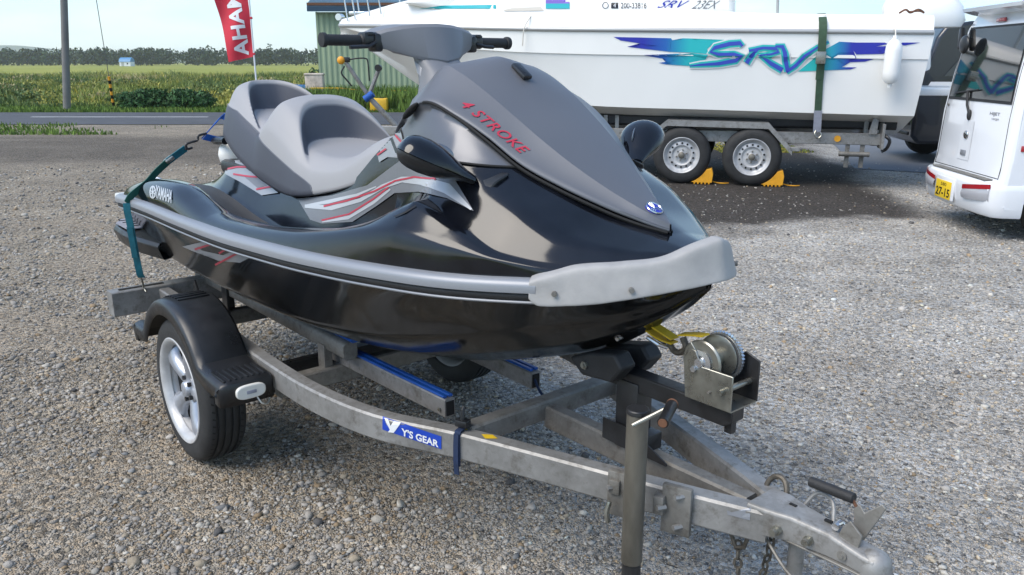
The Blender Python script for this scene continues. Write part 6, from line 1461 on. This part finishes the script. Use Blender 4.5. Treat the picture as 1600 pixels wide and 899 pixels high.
gw_ = np.random.default_rng(77); cw = np.stack([gw_.uniform(-45, -1, 150), gw_.uniform(31, 60, 150), gw_.uniform(.05, .35, 150)], 1)
V_, F_, k_, gw_ = leaf_cloud(cw, np.stack([gw_.uniform(.4, 1.3, 150), gw_.uniform(.3, .8, 150), gw_.uniform(.15, .36, 150)], 1), 24000, .11, 78)
wc = np.array([(.11, .15, .045), (.18, .21, .06), (.34, .28, .15), (.28, .27, .07), (.08, .125, .045)])[np.random.default_rng(9).integers(0, 5, 150)][k_]
tag(np_mesh('weed_clumps', V_, F_, 'leaf', cols=np.repeat(wc * (.6 + .8 * gw_.uniform(0, 1, (24000, 1))), 4, 0)), 'mixed olive and straw weed clumps in the field beyond the road', 'weeds', kind='stuff')
def verge_col(x, y, g):
    n = len(x); return np.array([.12, .19, .035]) * (.65 + .7 * g.uniform(0, 1, (n, 1))), np.ones(n)
tag(blades('verge_grass', 26000, (-45, 4), (25.95, 29.0), (.04, .14), (.02, .05), verge_col, 4), 'short green grass on the verge across the road', 'grass', kind='stuff')
tag(blades('lot_edge_grass', 9000, (-30, -8.2), (17.8, 20.7), (.03, .10), (.02, .045), verge_col, 5, maskfn=lambda x, y: sstep(.42, .56, fbm(x * .5, y * .9, 41) + .25 * sstep(-9, -14, x) * 0 + np.clip((-9.5 - x) * .06, -.2, .25))), 'thin grass strip at the edge of the lot', 'grass', kind='stuff')
tag(blades('shed_weeds', 12000, (-8.0, 5.0), (26.4, 32.5), (.3, .75), (.04, .09), verge_col, 6), 'bright green weeds in front of the green shed', 'weeds', kind='stuff')
tag(blades('sparse_weeds', 1200, (3.6, 5.2), (14.2, 16.0), (.10, .30), (.02, .05), weeds_col, 8), 'weeds growing at the back of the lot under the boat', 'weeds', kind='stuff')
bu = thing('bush', 'low dark green leafy bush at the roadside beyond the road', 'bush', (-11.6, 27.9, 0), 0)
g_ = np.random.default_rng(12); cs = np.stack([g_.uniform(-1.25, 1.45, 46), g_.uniform(-.5, .5, 46), g_.uniform(.08, .42, 46)], 1); cs[:, 2] *= 1 - .45 * np.abs(cs[:, 0] / 1.5) ** 2; cs[:, 2] += .08
V_, F_, k_, g_ = leaf_cloud(cs, np.full((46, 3), .30) * np.array([1.1, 1, .8]), 7000, .11, 13)
np_mesh('foliage', V_, F_, 'leaf', parent=bu, cols=np.repeat(np.array([.034, .088, .026]) * (.55 + .9 * g_.uniform(0, 1, (7000, 1))), 4, 0))
b = MB()
for q in range(1): b.tube(smooth_path([(0, 0, 0), (.1, .05, .2), (-.05, .1, .42)], 3), .03, n=6)
b.build('stem', 'bark', bu)
for lx, ly, sc_, lab in ((-9.0, 47, 1.5, 'dark roadside shrub in the field under the red banner'), (-22.5, 33, 1.25, 'dark clump of shrubs behind the utility pole')):
    b2 = thing('shrub', lab, 'shrub', (lx, ly, 0), 0); gg = np.random.default_rng(int(ly)); cc = np.stack([gg.uniform(-1.4, 1.4, 20), gg.uniform(-.6, .6, 20), gg.uniform(.2, .6, 20)], 1) * sc_
    V_, F_, k_, gg = leaf_cloud(cc, np.full((20, 3), .38) * sc_, 2600, .16 * sc_, int(ly) + 3)
    np_mesh('foliage', V_, F_, 'leaf', parent=b2, cols=np.repeat(np.array([.040, .075, .024]) * (.6 + .8 * gg.uniform(0, 1, (2600, 1))), 4, 0))
    b = MB(); b.tube([(0, 0, 0), (.1, 0, .4 * sc_)], .04, n=6); b.build('stem', 'bark', b2)
# far woods, one mass
g_ = np.random.default_rng(21); cs, rs_ = [], []
for k in range(1000):
    x = g_.uniform(-330, 330); y = g_.uniform(372, 415); h = g_.uniform(5.0, 7.6) * (1.35 if g_.uniform() < .05 else 1.0)
    for q in range(5): cs.append((x + g_.normal(0, 1.6), y + g_.normal(0, 1.5), h * (.25 + .16 * q))); rs_.append((2.8 - .3 * q, 2.4, 1.3))
V_, F_, k_, g_ = leaf_cloud(cs, rs_, 90000, 1.2, 22)
ct = np.random.default_rng(5).uniform(.6, 1.3, 1000)[k_ // 5][:, None]
tag(np_mesh('far_woods', V_, F_, 'leaf', cols=np.repeat(np.array([.032, .056, .026]) * ct * (.7 + .6 * g_.uniform(0, 1, (90000, 1))), 4, 0)), 'far belt of trees along the horizon', 'woods', kind='stuff')
# hills on the horizon
hx_ = np.linspace(-2200, 2200, 240); rows = []
hh = 17 + 30 * np.clip(fbm(hx_ * .0026 + 4.0, hx_ * 0, 51, 5) - .25, 0, 1) + 15 * np.exp(-((hx_ + 1250) / 160.0) ** 2)
rows = [[Vector((x, 2050, -1)), Vector((x, 2110, h * .6)), Vector((x, 2180, h)), Vector((x, 2230, h * .5)), Vector((x, 2280, -1))] for x, h in zip(hx_, hh)]
b = MB(); b.grid(rows); struct(b.build('hills', 'hill', smooth=60))

# air: even pale haze round everything, sky outside
m, t, bs_ = nodes_of('haze_air'); t.nodes.remove(bs_); pvn = t.nodes.new('ShaderNodeVolumePrincipled'); pvn.inputs['Density'].default_value = 0.00026; pvn.inputs['Color'].default_value = (0.97, 0.985, 1.0, 1); pvn.inputs['Anisotropy'].default_value = 0.2
t.links.new(pvn.outputs[0], t.nodes['Material Output'].inputs['Volume'])
b = MB(); b.box((0, 1150, 31.0), (5200, 2420, 66)); tag(b.build('haze', m, smooth=0), 'thin pale haze over the whole scene', 'haze', kind='stuff')
